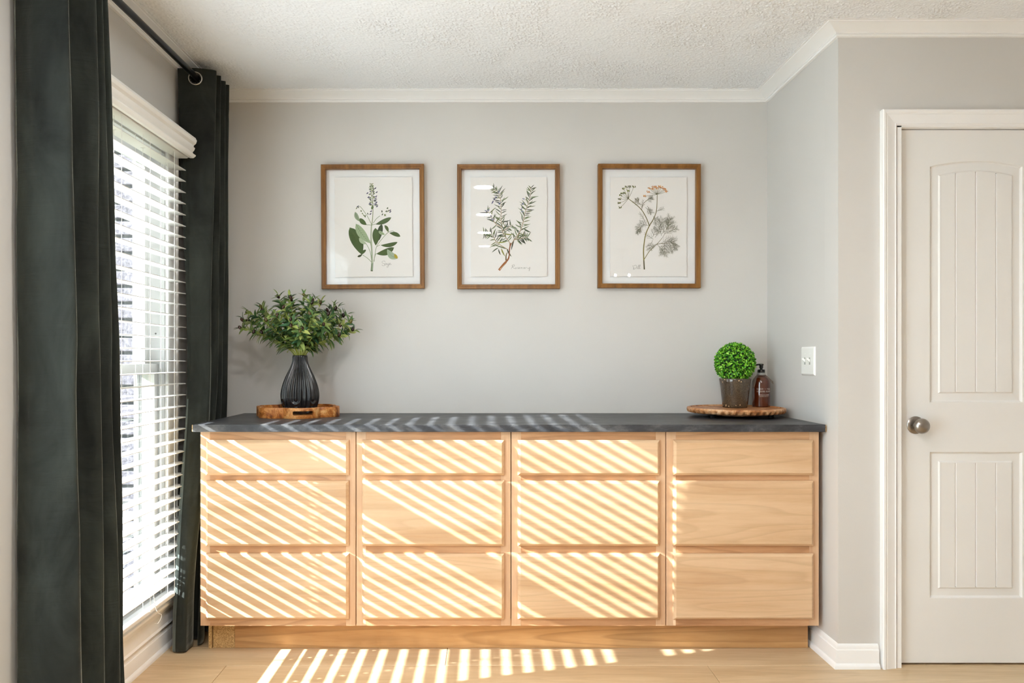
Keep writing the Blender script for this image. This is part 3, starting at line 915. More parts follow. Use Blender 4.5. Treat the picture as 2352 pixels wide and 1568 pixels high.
# ------------------------------------------------------------------ drawer cabinets
FY = 117.0
CX = [-44.4, -20.25, 3.75, 27.75, 51.5]
cab_labels = ['leftmost maple drawer cabinet, beside the curtain, in thin stripes of sun',
              'second maple drawer cabinet from the left, crossed by a wide unlit diagonal band',
              'third maple drawer cabinet from the left, fully crossed by broad sun stripes',
              'rightmost maple drawer cabinet, in shade beside the right wall']
DZ = [(27.9, 33.35), (17.0, 27.08), (5.68, 15.83)]
for ci in range(4):
    x0, x1 = CX[ci] + 0.06, CX[ci + 1] - 0.06
    root = thing('drawer_cabinet', ((x0 + x1) / 2, 129, 4.55), cab_labels[ci], 'cabinet', 'maple drawer cabinets under the countertop')
    MB().box(x0 + 0.03, x1 - 0.03, FY + 0.75, 140.6, 4.55, 34.6).build('carcass', M['maple_frame_x'] if ci == 3 else M['chip'], root)
    MB().box(x0, x0 + 1.5, FY, FY + 0.75, 4.55, 34.6).build('stile', M['maple_frame_z'], root, bevel=0.03, seg=1)
    MB().box(x1 - 1.5, x1, FY, FY + 0.75, 4.55, 34.6).build('stile', M['maple_frame_z'], root, bevel=0.03, seg=1)
    for za, zb in ((33.1, 34.6), (26.75, 28.25), (15.65, 17.15), (4.55, 6.05)):
        MB().box(x0 + 1.5, x1 - 1.5, FY + 0.01, FY + 0.75, za, zb).build('rail', M['maple_frame_x'], root)
    for za, zb in DZ:
        a, b_ = x0 + 0.98, x1 - 0.98
        r_ = lambda i, y_: [(a + i, y_, za + i), (b_ - i, y_, za + i), (b_ - i, y_, zb - i), (a + i, y_, zb - i)]
        MB().rings([r_(0, FY - 0.02), r_(0, FY - 0.34), r_(0.03, FY - 0.4), r_(0.36, FY - 0.72), r_(0.4, FY - 0.75)], True, True, True).build('drawer_front', M['maple_x'], root)
# toe kick
tk = thing('toe_kick', (3, 120, 0), 'recessed maple toe kick board running under all four cabinets', 'toe kick')
MB().box(-40.0, 51.0, 119.95, 120.6, 0.02, 4.5).build('board', M['maple_kick'], tk)
tag(MB().box(-43.45, -40.05, 120.0, 120.7, 0.02, 4.5).build('end_block', M['chip'], tk), 'raw chipboard end piece')
tag(MB().box(-44.1, -43.6, 119.75, 140, 0.02, 4.5).build('side_panel', M['chip'], tk), 'raw chipboard edge of the side panel')
MB().box(-43.6, 50.9, 120.75, 121.2, 0.02, 4.5).build('back_board', M['gap'], tk)
# countertop
ct = thing('countertop', (3.4, 128.5, 34.65), 'long dark slate laminate countertop on the drawer cabinets', 'countertop')
MB().box(-45.2, 52.05, 116.0, 140.9, 34.65, 35.78).build('slab', M['slate'], ct, bevel=0.06)
tag(MB().box(-45.3, -45.2, 116.05, 140.8, 34.72, 35.74).build('end_edge', M['chip'], ct), 'raw chipboard edge at the cut end')
tag(MB().box(52.05, 52.14, 116.08, 140.8, 34.72, 35.7).build('end_edge', M['chip'], ct), 'raw chipboard edge at the cut end')
CTZ = 35.78

# ------------------------------------------------------------------ framed prints
YW = YB
PSC = 0.08046
def stroke(mb_, pts, w0, w1=None, ins=2.0):
    w1 = w0 if w1 is None else w1
    n_ = len(pts); L = []; R = []
    for i, p in enumerate(pts):
        a = pts[max(0, i - 1)]; b_ = pts[min(n_ - 1, i + 1)]
        d = Vector((b_[0] - a[0], b_[1] - a[1])); d = d.normalized() if d.length > 0 else Vector((1, 0))
        ww = (w0 + (w1 - w0) * i / max(1, n_ - 1)) / 2
        L.append((p[0] - d.y * ww, p[1] + d.x * ww)); R.append((p[0] + d.y * ww, p[1] - d.x * ww))
    return L, R
class Art:
    """flat print: strokes and leaves in drawing units, one layer of ink after another"""
    def __init__(s, ox, oy, cx, cz, yplane):
        s.ox, s.oy, s.cx, s.cz, s.y = ox, oy, cx, cz, yplane
        s.mb = MB(); s.cols = []; s.z = 0
    def P(s, p):
        px = s.ox + p[0] / 4.9; py = s.oy + p[1] / 4.9
        return ((px - 1118) * PSC, s.y - s.z, CAMZ - (py - 825) * PSC)
    def col(s, c):
        if c not in s.cols: s.cols.append(c)
        s.mb.cur = s.cols.index(c)
        s.z += 0.00002
    def line(s, pts, w, c, w1=None, sm=True):
        s.col(c)
        if sm and len(pts) > 2:
            pts = [(p.x, p.y) for p in catmull([(a[0], a[1], 0) for a in pts], 5)]
        L, R = stroke(s.mb, pts, w, w1)
        v = [s.P(p) for p in L] + [s.P(p) for p in R]; n_ = len(L)
        s.mb.add(v, [(i, i + 1, n_ + i + 1, n_ + i) for i in range(n_ - 1)])
    def leaf(s, p0, p1, w, c, bend=0.0, vein=None):
        s.col(c)
        d = Vector((p1[0] - p0[0], p1[1] - p0[1])); nn = Vector((-d.y, d.x)).normalized(); n_ = 10
        L, R = [], []
        mid = []
        for i in range(n_ + 1):
            t = i / n_
            ww = w / 2 * math.sin(PI * t ** 0.85) ** 0.8 + 0.4
            c_ = Vector(p0) + d * t + nn * bend * 4 * t * (1 - t)
            L.append(tuple(c_ + nn * ww)); R.append(tuple(c_ - nn * ww)); mid.append(tuple(c_))
        v = [s.P(p) for p in L] + [s.P(p) for p in R]; m_ = n_ + 1
        s.mb.add(v, [(i, i + 1, m_ + i + 1, m_ + i) for i in range(n_)])
        if vein:
            s.line(mid[:-1], 3.0, vein, 1.2, sm=False)
            for i in range(2, n_ - 1):
                for sg in (1, -1):
                    a = Vector(mid[i]); ww = w / 2 * math.sin(PI * (i / n_) ** 0.85) * 0.75
                    b_ = a + nn * sg * ww - d.normalized() * (-ww * 0.7)
                    s.line([tuple(a), tuple(b_)], 1.6, vein, 0.8, sm=False)
def sage(A):
    g1, g2, g3, st, pu, pl = (62, 84, 40), (86, 104, 52), (46, 62, 36), (150, 166, 138), (52, 46, 84), (166, 180, 150)
    for p in ([(650, 1185), (600, 1135), (540, 1095)], [(645, 1165), (628, 1060), (580, 965), (520, 915)], [(672, 1175), (700, 1010), (770, 910), (832, 845), (880, 828), (905, 838)], [(650, 1120), (640, 1000), (625, 930)],
              [(645, 750), (600, 660), (530, 560), (500, 545)], [(665, 740), (700, 690), (742, 655)], [(585, 755), (650, 757), (695, 748)], [(670, 1170), (690, 1090), (712, 1085)], [(700, 1005), (740, 985)]):
        A.line(p, 6, (112, 128, 96)); A.line(p, 3, st)
    A.line([(645, 1282), (653, 1180)], 25, (84, 96, 70), 22, False); A.line([(647, 1270), (654, 1180)], 14, st, 12, False)
    A.line([(653, 1190), (648, 1050), (642, 900), (646, 760)], 19, (110, 126, 96), 14); A.line([(653, 1190), (648, 1050), (642, 900), (646, 760)], 12, (190, 200, 176), 9)
    A.line([(649, 1180), (644, 1050), (638, 900), (642, 760)], 3, (84, 98, 62), 2)
    A.line([(650, 762), (660, 660), (664, 560), (655, 440), (642, 320)], 9, (120, 134, 92), 5)
    A.leaf((400, 785), (535, 1092), 135, g1, -14, g2); A.leaf((470, 745), (632, 965), 92, (150, 168, 134), 14, (72, 92, 52))
    A.leaf((505, 905), (580, 975), 40, pl, 8); A.leaf((462, 610), (512, 718), 46, (140, 156, 128), 8, g3); A.leaf((512, 683), (590, 757), 52, g1, 6, g2)
    A.leaf((870, 675), (692, 752), 52, g1, -8, g2); A.leaf((762, 748), (730, 935), 58, g3, 6, g2); A.leaf((690, 793), (693, 990), 78, g1, -4, g2)
    A.leaf((725, 828), (797, 868), 34, (158, 174, 140), 4, g2); A.leaf((795, 762), (836, 840), 34, g2, -6, g3); A.leaf((972, 890), (848, 850), 46, g1, 8, g2)
    A.leaf((940, 955), (748, 988), 46, g1, -16, g2); A.leaf((900, 1015), (700, 1085), 72, g1, -18, g2)
    A.leaf((938, 1140), (822, 1035), 74, (158, 172, 150), -20, (92, 116, 84)); A.leaf((938, 1140), (905, 1085), 34, (168, 150, 52), -4)
    A.leaf((582, 1038), (524, 1096), 30, g1, 4); A.leaf((485, 1117), (538, 1092), 24, g3, 3)
    A.leaf((665, 540), (648, 585), 26, g2)
    r = random.Random(3)
    for zz in range(300, 545, 15):
        cx = 640 + (zz - 300) * 0.1 + 4
        sp = 28 + (zz - 300) * 0.15
        for _ in range(6):
            sx = r.uniform(-1, 1)
            a = (cx + sx * sp * 0.3, zz + r.uniform(-6, 6)); b_ = (cx + sx * sp, zz - r.uniform(-6, 16))
            A.leaf(a, b_, r.uniform(6, 11), r.choice([(104, 114, 58), (128, 138, 86), (74, 84, 46), (150, 158, 110)] if zz < 380 else [(104, 114, 58), pu, (96, 92, 128), (128, 138, 86), (60, 56, 80)]))
    for cx, cy in ((690, 340), (705, 385), (600, 395), (612, 440), (698, 432), (625, 515), (700, 505), (708, 545), (640, 600), (633, 630), (855, 590), (858, 607), (490, 545)):
        A.leaf((cx - 12, cy + 9), (cx + 12, cy - 9), 12, pu, 5)
    for cx, cy in ((480, 567), (500, 560), (530, 600), (545, 628), (560, 650), (575, 660), (605, 632), (765, 605), (770, 640), (800, 648), (815, 605), (828, 570), (836, 600)):
        for _ in range(2):
            dx, dy = r.uniform(-14, 14), r.uniform(-16, 16)
            A.leaf((cx - dx, cy - dy), (cx + dx, cy + dy), 9, r.choice([g2, (110, 124, 66), g3]))
    ink = (96, 94, 92)
    A.line([(800, 1180), (790, 1166), (765, 1172), (768, 1190), (792, 1200), (790, 1216), (770, 1220), (762, 1208)], 2.2, ink)
    A.line([(812, 1196), (800, 1194), (796, 1208), (806, 1212), (814, 1194), (816, 1210), (826, 1206)], 2.2, ink)
    A.line([(838, 1194), (826, 1196), (826, 1208), (838, 1206), (840, 1194), (836, 1226), (822, 1240), (818, 1230), (846, 1206)], 2.2, ink)
    A.line([(848, 1204), (858, 1196), (852, 1190), (846, 1202), (856, 1210), (872, 1202)], 2.2, ink)
def rosemary(A):
    r = random.Random(11)
    gs = [(58, 74, 50), (84, 100, 62), (44, 56, 40), (112, 128, 92), (96, 104, 50)]
    stems = [([(640, 1060), (640, 960), (590, 890), (556, 820), (545, 700), (545, 560), (535, 450), (505, 380), (450, 345)], 0.16, 56),
             ([(645, 1000), (690, 930), (760, 830), (795, 720), (820, 610), (850, 520), (878, 420), (882, 330)], 0.16, 54),
             ([(625, 1040), (560, 1000), (490, 950), (450, 880), (400, 855), (345, 850)], 0.3, 24),
             ([(680, 930), (740, 915), (800, 905), (850, 900)], 0.2, 20),
             ([(545, 780), (480, 740), (440, 680), (405, 620), (375, 600)], 0.2, 14),
             ([(565, 830), (620, 790), (680, 755)], 0.2, 12)]
    for pts, t0, cnt in stems:
        A.line(pts, 9, (164, 140, 112), 4)
        cp = catmull([(p[0], p[1], 0) for p in pts], 12)
        for i in range(cnt):
            t = t0 + (1 - t0) * i / cnt
            k_ = min(len(cp) - 2, int(t * (len(cp) - 1)))
            p = cp[k_]; d = (cp[k_ + 1] - cp[k_]).normalized()
            side = 1 if i % 2 else -1
            ang = math.atan2(d.y, d.x) + side * r.uniform(0.55, 1.5)
            L = r.uniform(55, 105) * (1.0 if t < 0.85 else 0.75)
            q_ = (p.x + math.cos(ang) * L, p.y + math.sin(ang) * L)
            A.leaf((p.x, p.y), q_, r.uniform(7, 11), r.choice(gs), side * r.uniform(-6, 8))
            if i % 3 == 0:
                A.line([(p.x, p.y), q_], 2, (40, 50, 34), 1)
    for a, b_, w_, c in (((610, 1030), (662, 1118), 16, gs[0]), ((545, 1020), (590, 1115), 14, (132, 134, 50)), ((515, 1030), (540, 1098), 12, gs[2]), ((515, 1015), (440, 1070), 11, gs[0]), ((600, 1030), (475, 990), 12, gs[1]), ((500, 955), (605, 948), 12, (140, 146, 60)), ((800, 800), (880, 842), 16, gs[0]), ((690, 935), (660, 1045), 13, gs[2]), ((575, 855), (680, 868), 12, (132, 134, 50)), ((550, 725), (645, 705), 12, gs[2])):
        A.leaf(a, b_, w_, c, 4)
    A.line([(520, 1270), (560, 1215), (610, 1165), (635, 1110), (638, 1040), (655, 960)], 12, (128, 70, 34), 12)
    A.line([(520, 1270), (570, 1205), (620, 1150), (636, 1110)], 26, (150, 88, 42), 14); A.line([(528, 1262), (580, 1212), (610, 1180)], 8, (222, 190, 150), 5)
    A.line([(600, 1160), (600, 1110), (612, 1070)], 16, (104, 88, 48), 8)
    A.line([(545, 1250), (600, 1190), (630, 1130)], 4, (76, 40, 22), 2)
    for cx, cy in ((520, 385), (490, 450), (455, 500), (525, 515), (470, 470), (795, 460), (790, 520), (780, 575), (785, 605), (400, 600), (425, 655), (440, 700), (370, 595)):
        for _ in range(5):
            dx, dy = r.uniform(-22, 22), r.uniform(-22, 22)
            A.leaf((cx, cy), (cx + dx, cy + dy), 7, r.choice([(96, 100, 140), (60, 64, 104), (142, 148, 176)]))
    ink = (104, 102, 98)
    A.line([(672, 1212), (668, 1235), (658, 1256)], 2.4, ink); A.line([(664, 1218), (690, 1208), (694, 1222), (672, 1232), (690, 1248), (704, 1254)], 2.4, ink)
    x = 712
    A.line([(712, 1240), (704, 1248), (712, 1254), (720, 1246), (712, 1240)], 2.2, ink)
    A.line([(738, 1238), (730, 1242), (740, 1250), (730, 1254)], 2.2, ink)
    A.line([(746, 1248), (756, 1242), (750, 1238), (744, 1248), (756, 1254)], 2.2, ink)
    A.line([(764, 1254), (766, 1240), (774, 1242), (774, 1254), (776, 1242), (784, 1242), (786, 1254)], 2.2, ink)
    A.line([(812, 1240), (800, 1240), (798, 1252), (808, 1252), (812, 1240), (814, 1254)], 2.2, ink)
    A.line([(822, 1254), (824, 1240), (836, 1240)], 2.2, ink)
    A.line([(846, 1240), (846, 1252), (858, 1250), (872, 1234), (862, 1256), (866, 1276), (858, 1272), (876, 1248)], 2.2, ink)
def dill(A):
    r = random.Random(5)
    ol, dk, br = (104, 98, 40), (76, 76, 44), (90, 88, 52)
    def fern(p, ang, L, depth, w_):
        n_ = 3 if depth > 1 else 2
        x_, y_ = p
        pts = [(x_, y_)]
        a = ang
        for i in range(4):
            a += r.uniform(-0.12, 0.12)
            x_ += math.cos(a) * L / 4; y_ += math.sin(a) * L / 4
            pts.append((x_, y_))
        A.line(pts, w_, dk if depth < 2 else br, w_ * 0.7, sm=False)
        if depth > 0:
            for i in ((1, 2, 3, 4) if depth == 1 else (1, 2, 3)):
                for sg in (1, -1):
                    fern(pts[i], a + sg * r.uniform(0.4, 0.85), L * r.uniform(0.42, 0.6) * (1.2 - 0.16 * i), depth - 1, max(1.7, w_ * 0.7))
    for p, ang, L, dp in (((850, 800), -1.3, 150, 2), ((760, 790), -1.2, 120, 2), ((730, 760), -1.7, 90, 2), ((880, 830), -0.4, 100, 2), ((790, 860), -0.6, 150, 2), ((690, 900), -1.3, 120, 2), ((900, 960), 0.5, 100, 2), ((690, 930), 1.9, 110, 2), ((610, 560), 0.6, 100, 2), ((540, 520), -2.0, 70, 2), ((560, 780), 2.0, 90, 2), ((740, 975), -0.25, 200, 2), ((800, 905), -1.0, 210, 2), ((830, 945), 0.1, 120, 2), ((740, 975), 0.75, 150, 2), ((700, 920), -2.6, 100, 1), ((790, 880), -1.9, 170, 2), ((640, 850), -1.0, 0.1, 0),
                          ((720, 900), -0.9, 130, 1), ((870, 960), 0.8, 120, 2), ((735, 975), 2.6, 110, 1), ((655, 770), 3.5, 120, 2), ((600, 752), 2.5, 110, 2), ((600, 710), -2.2, 90, 1), ((565, 590), -1.3, 100, 1), ((610, 490), -0.5, 90, 2), ((630, 545), 0.9, 70, 1), ((570, 530), 3.5, 90, 1), ((735, 603), -0.35, 80, 1), ((860, 800), -1.35, 120, 2), ((830, 940), 1.6, 160, 2)):
        fern(p, ang, L, dp, 3.2)
    A.line([(598, 1262), (592, 1150), (590, 1020), (612, 870), (655, 768), (700, 690), (735, 590), (742, 415)], 14, ol, 6); A.line([(600, 1262), (594, 1150), (592, 1020), (614, 870), (657, 768)], 4, (170, 158, 86), 2)
    A.line([(655, 768), (610, 660), (545, 565), (418, 462)], 9, ol, 7)
    A.line([(598, 1145), (660, 1050), (740, 975), (800, 905)], 7, ol, 4); A.line([(740, 975), (830, 965), (900, 965)], 5, ol, 3); A.line([(565, 590), (585, 520), (650, 465), (700, 450)], 5, br, 3)
    A.line([(598, 1262), (592, 1160)], 10, (66, 58, 34), 8, sm=False)
    for c0, tips, ca, cb in (((738, 413), [(600, 430), (640, 382), (655, 345), (700, 330), (722, 325), (745, 345), (768, 322), (790, 332), (815, 350), (835, 358), (845, 378), (690, 352)], (206, 132, 66), (238, 186, 120)),
                             ((418, 460), [(322, 562), (312, 510), (318, 465), (325, 425), (345, 400), (365, 352), (395, 328), (432, 325), (478, 326), (414, 370), (372, 398)], (86, 92, 34), (150, 158, 84))):
        for tp in tips:
            mid = ((c0[0] * 0.45 + tp[0] * 0.55), (c0[1] * 0.45 + tp[1] * 0.55) + 6)
            A.line([c0, mid, tp], 3, br, 2.4)
            for _ in range(12):
                x_, y_ = tp[0] + r.uniform(-17, 17), tp[1] + r.uniform(-10, 10)
                A.leaf((x_ - 5, y_ - 2), (x_ + 5, y_ + 2), 7, r.choice([ca, ca, cb, tuple(int(k_ * 0.7) for k_ in ca)]))
    ink = (110, 108, 106)
    A.line([(466, 1216), (476, 1240), (474, 1258)], 2.3, ink); A.line([(478, 1222), (500, 1214), (512, 1228), (500, 1248), (476, 1262), (482, 1240)], 2.3, ink)
    A.line([(516, 1236), (514, 1252), (522, 1252)], 2.2, ink)
    A.line([(524, 1250), (538, 1216), (534, 1212), (528, 1232), (530, 1256), (538, 1250)], 2.2, ink)
    A.line([(540, 1250), (552, 1216), (548, 1210), (543, 1232), (545, 1254), (555, 1248)], 2.2, ink)

frames = [((737.5, 974.0, 376.5, 662.5), (767, 946, 404.5, 634.5), (720, 360), sage, 'wood-framed botanical print of a sage plant with violet flowers, above the black vase', 0.35),
          ((1050.0, 1286.0, 376.5, 662.8), (1081, 1257, 404.5, 634), (1040, 360), rosemary, 'middle wood-framed botanical print, a forked rosemary sprig with needle leaves', 0.1),
          ((1374.0, 1610.0, 375.8, 660.8), (1403, 1580, 404.5, 633.5), (1360, 360), dill, 'wood-framed botanical print of feathery dill with orange flower heads, nearest the door', -0.1)]
for (fx0, fx1, fy0, fy1), (ax0, ax1, ay0, ay1), (ox, oy), art, label, tilt in frames:
    X0, X1 = (fx0 - 1118) * PSC, (fx1 - 1118) * PSC
    Z1, Z0 = CAMZ - (fy0 - 825) * PSC, CAMZ - (fy1 - 825) * PSC
    yf = YW - 1.4
    root = thing('picture_frame', ((X0 + X1) / 2, YW - 0.05, (Z0 + Z1) / 2), label, 'picture', 'framed herb prints on the back wall')
    fw = 0.82
    for side in range(4):
        o_ = [(X0, Z0), (X1, Z0), (X1, Z1), (X0, Z1)]; i_ = [(X0 + fw, Z0 + fw), (X1 - fw, Z0 + fw), (X1 - fw, Z1 - fw), (X0 + fw, Z1 - fw)]
        a, b_ = side, (side + 1) % 4
        def R(k_):
            ex = lambda t: (o_[k_][0] + (i_[k_][0] - o_[k_][0]) * t, o_[k_][1] + (i_[k_][1] - o_[k_][1]) * t)
            pr = [(0, YW - 0.1), (0, yf + 0.06), (0.08, yf), (0.55, yf + 0.03), (0.62, yf + 0.1), (0.92, yf + 0.12), (1.0, yf + 0.2), (1.0, YW - 0.1)]
            return [(ex(t)[0], yy, ex(t)[1]) for t, yy in pr]
        MB().rings([R(a), R(b_)], True, True, True).build('frame_rail', M['frame_wood'], root, smooth=20)
    MB().box(X0 + fw - 0.1, X1 - fw + 0.1, YW - 0.3, YW - 0.15, Z0 + fw - 0.1, Z1 - fw + 0.1).build('mat_board', M['mat_white'], root)
    # deckled paper
    rr = random.Random(int(fx0))
    PXa, PXb, PZb, PZa = (ax0 - 1118) * PSC, (ax1 - 1118) * PSC, CAMZ - (ay0 - 825) * PSC, CAMZ - (ay1 - 825) * PSC
    outl = []
    def edge_pts(p, q_, n_):
        for i in range(n_):
            t = i / n_
            j = rr.uniform(-0.07, 0.07)
            outl.append((p[0] + (q_[0] - p[0]) * t + (j if p[0] == q_[0] else 0), p[1] + (q_[1] - p[1]) * t + (j if p[1] == q_[1] else 0)))
    edge_pts((PXa, PZa), (PXb, PZa), 46); edge_pts((PXb, PZa), (PXb, PZb), 60); edge_pts((PXb, PZb), (PXa, PZb), 46); edge_pts((PXa, PZb), (PXa, PZa), 60)
    pap = MB().plate(outl, [], YW - 0.62, YW - 0.56, lambda u, v, d: (u, d, v)).build('paper', M['paper'], root)
    A = Art(ox, oy, 0, 0, YW - 0.625)
    art(A)
    A.mb.build('botanical_print', [flat(c) for c in A.cols], pap, fix=False)
    MB().box(X0 + fw - 0.05, X1 - fw + 0.05, yf + 0.3, yf + 0.36, Z0 + fw - 0.05, Z1 - fw + 0.05).build('pane', M['picture_glass'], root)
    root.rotation_euler = (0, -math.radians(tilt), 0)

# ------------------------------------------------------------------ scalloped wooden tray with vase of olive branches
TX, TY = -33.4, 133.7
tray = thing('scalloped_tray', (TX, TY, CTZ), 'scalloped orange-brown wooden tray with a handle slot, under the black vase', 'tray')
def lobe(th, off=0.0):
    best = 0
    for k_ in range(6):
        c_ = math.radians(50 + 60 * k_)
        d = math.cos(th - c_); s_ = math.sin(th - c_)
        R0, rl = 4.15, 3.35 - off
        disc = rl * rl - (R0 * s_) ** 2
        if disc > 0: best = max(best, R0 * d + math.sqrt(disc))
    return best
NT = 480
def tp(th, off, z_):
    r_ = lobe(th, off)
    return (TX + r_ * math.cos(th), TY + 0.93 * r_ * math.sin(th), CTZ + z_)
hts = [0.0, 0.12, 0.58, 0.68, 0.78, 0.88, 0.98, 1.08, 1.18, 1.28, 1.72, 1.8]
NH = len(hts)
def inslot(th, hm):
    for c0 in (290, 110):
        d_ = (math.degrees(th) - c0 + 180) % 360 - 180
        u_ = abs(math.radians(d_)) * 7.3
        if 0.58 <= hm <= 1.28 and math.hypot(max(0.0, u_ - 1.45), hm - 0.93) < 0.36: return True
    return False
v, f = [], []
for lay, off in ((0, 0.0), (1, 0.5)):
    for hi, hz in enumerate(hts):
        for j in range(NT):
            th = 2 * PI * j / NT
            o2 = off + (0.06 if (hi in (0, NH - 1) and lay == 0) else 0)
            v.append(tp(th, o2, hz))
ix = lambda l, h_, j: (l * len(hts) + h_) * NT + j % NT
cut = lambda j, h_: 0 <= h_ < NH - 1 and inslot(2 * PI * ((j % NT) + 0.5) / NT, (hts[h_] + hts[h_ + 1]) / 2)
for j in range(NT):
    for h_ in range(NH - 1):
        if cut(j, h_):
            if not cut(j - 1, h_): f.append((ix(0, h_, j), ix(1, h_, j), ix(1, h_ + 1, j), ix(0, h_ + 1, j)))
            if not cut(j + 1, h_): f.append((ix(0, h_, j + 1), ix(0, h_ + 1, j + 1), ix(1, h_ + 1, j + 1), ix(1, h_, j + 1)))
            if not cut(j, h_ - 1): f.append((ix(0, h_, j), ix(0, h_, j + 1), ix(1, h_, j + 1), ix(1, h_, j)))
            if not cut(j, h_ + 1): f.append((ix(0, h_ + 1, j), ix(1, h_ + 1, j), ix(1, h_ + 1, j + 1), ix(0, h_ + 1, j + 1)))
            continue
        f.append((ix(0, h_, j), ix(0, h_, j + 1), ix(0, h_ + 1, j + 1), ix(0, h_ + 1, j)))
        f.append((ix(1, h_, j), ix(1, h_ + 1, j), ix(1, h_ + 1, j + 1), ix(1, h_, j + 1)))
    f.append((ix(0, NH - 1, j), ix(0, NH - 1, j + 1), ix(1, NH - 1, j + 1), ix(1, NH - 1, j)))
    f.append((ix(0, 0, j), ix(1, 0, j), ix(1, 0, j + 1), ix(0, 0, j + 1)))
MB().add(v, f).build('tray_wall', M['mango'], tray, smooth=40)
MB().rings([[tp(2 * PI * j / NT, 0.4, z_) for j in range(NT)] for z_ in (0.1, 0.42)], True, True, True).build('tray_base', M['mango'], tray)

VX, VY, VZ = -33.0, 133.5, CTZ + 0.43
vase = thing('vase', (VX, VY, VZ), 'matte black ribbed ceramic vase with olive branches, standing on the scalloped tray', 'vase')
prof = [(2.05, 0.0), (2.3, 0.12), (2.62, 0.7), (2.95, 1.6), (3.15, 2.5), (3.2, 3.3), (3.1, 4.2), (2.85, 5.2), (2.45, 6.3), (2.0, 7.3), (1.6, 8.2), (1.33, 9.0), (1.24, 9.6), (1.24, 10.3)]
pp = catmull([(a, b_, 0) for a, b_ in prof], 8)
NA = 360
rings = []
for p in pp:
    row = []
    for j in range(NA):
        th = 2 * PI * j / NA
        g = (th / (2 * PI) * 12) % 12
        best = None
        for kk in (math.floor(g), math.floor(g) + 1):
            z0 = 2.6 if kk % 2 else 1.5
            w_ = min(p.x, 3.2)
            dx = (g - kk) * (2 * PI / 12) * 3.1
            d_ = abs(dx) if p.y > z0 else math.hypot(dx, (p.y - z0) * 1.0)
            if best is None or d_ < best: best = d_
        amp = 0.15 * min(1, p.y / 0.5) * (0.45 + 0.55 * min(1, max(0, (9.6 - p.y) / 3)))
        if p.y > 10.1: amp *= 0.3
        rr_ = p.x + amp * math.cos(2 * PI * best / 0.81)
        row.append((VX + rr_ * math.cos(th), VY + rr_ * math.sin(th), VZ + p.y))
    rings.append(row)
last = rings[-1]
for s_, dz in ((0.92, 0.02), (0.86, -0.1), (0.8, -1.5)):
    rings.append([(VX + 1.24 * s_ * math.cos(2 * PI * j / NA), VY + 1.24 * s_ * math.sin(2 * PI * j / NA), VZ + 10.3 + dz) for j in range(NA)])
MB().rings(rings, True, True, True).build('body', M['vase'], vase, smooth=180)
MB().box(-35.9, -34.3, 130.4, 131.3, CTZ + 0.43, CTZ + 0.62).build('x', M['paper']).name = 'folded_card'
tag(bpy.data.objects['folded_card'], 'small pale card lying on the wooden tray, left of the black vase', 'card')

# olive branches
bq = thing('olive_bouquet', (VX, VY, VZ + 10.0), 'dense bunch of artificial olive branches with dark olives in the black vase', 'plant')
lr = random.Random(21)
def leaf_mesh(L=1.0, W=0.26):
    v, f = [], []
    n_ = 5
    for i in range(n_ + 1):
        t = i / n_
        w_ = W * math.sin(PI * (0.04 + 0.96 * t) ** 0.9) ** 0.85 * 0.5 + 0.004
        zc = -0.30 * t * t * L
        v += [(-w_, t * L, zc + w_ * 0.5), (0, t * L, zc), (w_, t * L, zc + w_ * 0.5)]
    for i in range(n_):
        a = i * 3
        f += [(a, a + 1, a + 4, a + 3), (a + 1, a + 2, a + 5, a + 4)]
    return v, f
lv, lf = leaf_mesh()
LM = bpy.data.meshes.new('leaf'); LM.from_pydata([tuple(c * U for c in p) for p in lv], [], lf); LM.materials.append(M['leaf'])
LM.polygons.foreach_set('use_smooth', [True] * len(LM.polygons))
tips = [(-10.3, 6.6, 0.5), (-9.9, 4.8, -1.5), (-9.0, 7.9, -1.0), (-7.4, 8.9, 2.0), (-6.2, 8.2, -2.8), (-3.8, 10.7, -0.5), (-2.6, 10.2, 2.6), (-1.2, 10.3, -2.6), (0.6, 10.8, 0.3), (1.9, 10.2, 3.2),
        (2.6, 9.4, -3.0), (4.0, 9.6, -0.8), (5.6, 8.9, 1.8), (7.0, 8.6, -1.2), (8.3, 7.4, 0.8), (9.3, 6.0, -2.2), (9.9, 4.6, -0.2), (7.6, 3.4, -2.4), (-7.0, 4.0, -3.2), (-3.2, 7.2, -4.6), (3.4, 7.0, -4.8), (-0.2, 6.0, -5.4),
        (-5.2, 6.0, -4.6), (5.4, 5.4, -4.8), (1.6, 4.6, -5.6), (-1.8, 8.6, -4.2), (6.4, 7.0, -3.4)]
inner = MB()
def leaf_frame(p, d, up):
    y_ = d.normalized(); x_ = y_.cross(up)
    if x_.length < 1e-3: x_ = Vector((1, 0, 0))
    x_.normalize(); z_ = x_.cross(y_)
    return Matrix((x_, y_, z_)).transposed()
nleaf = 0
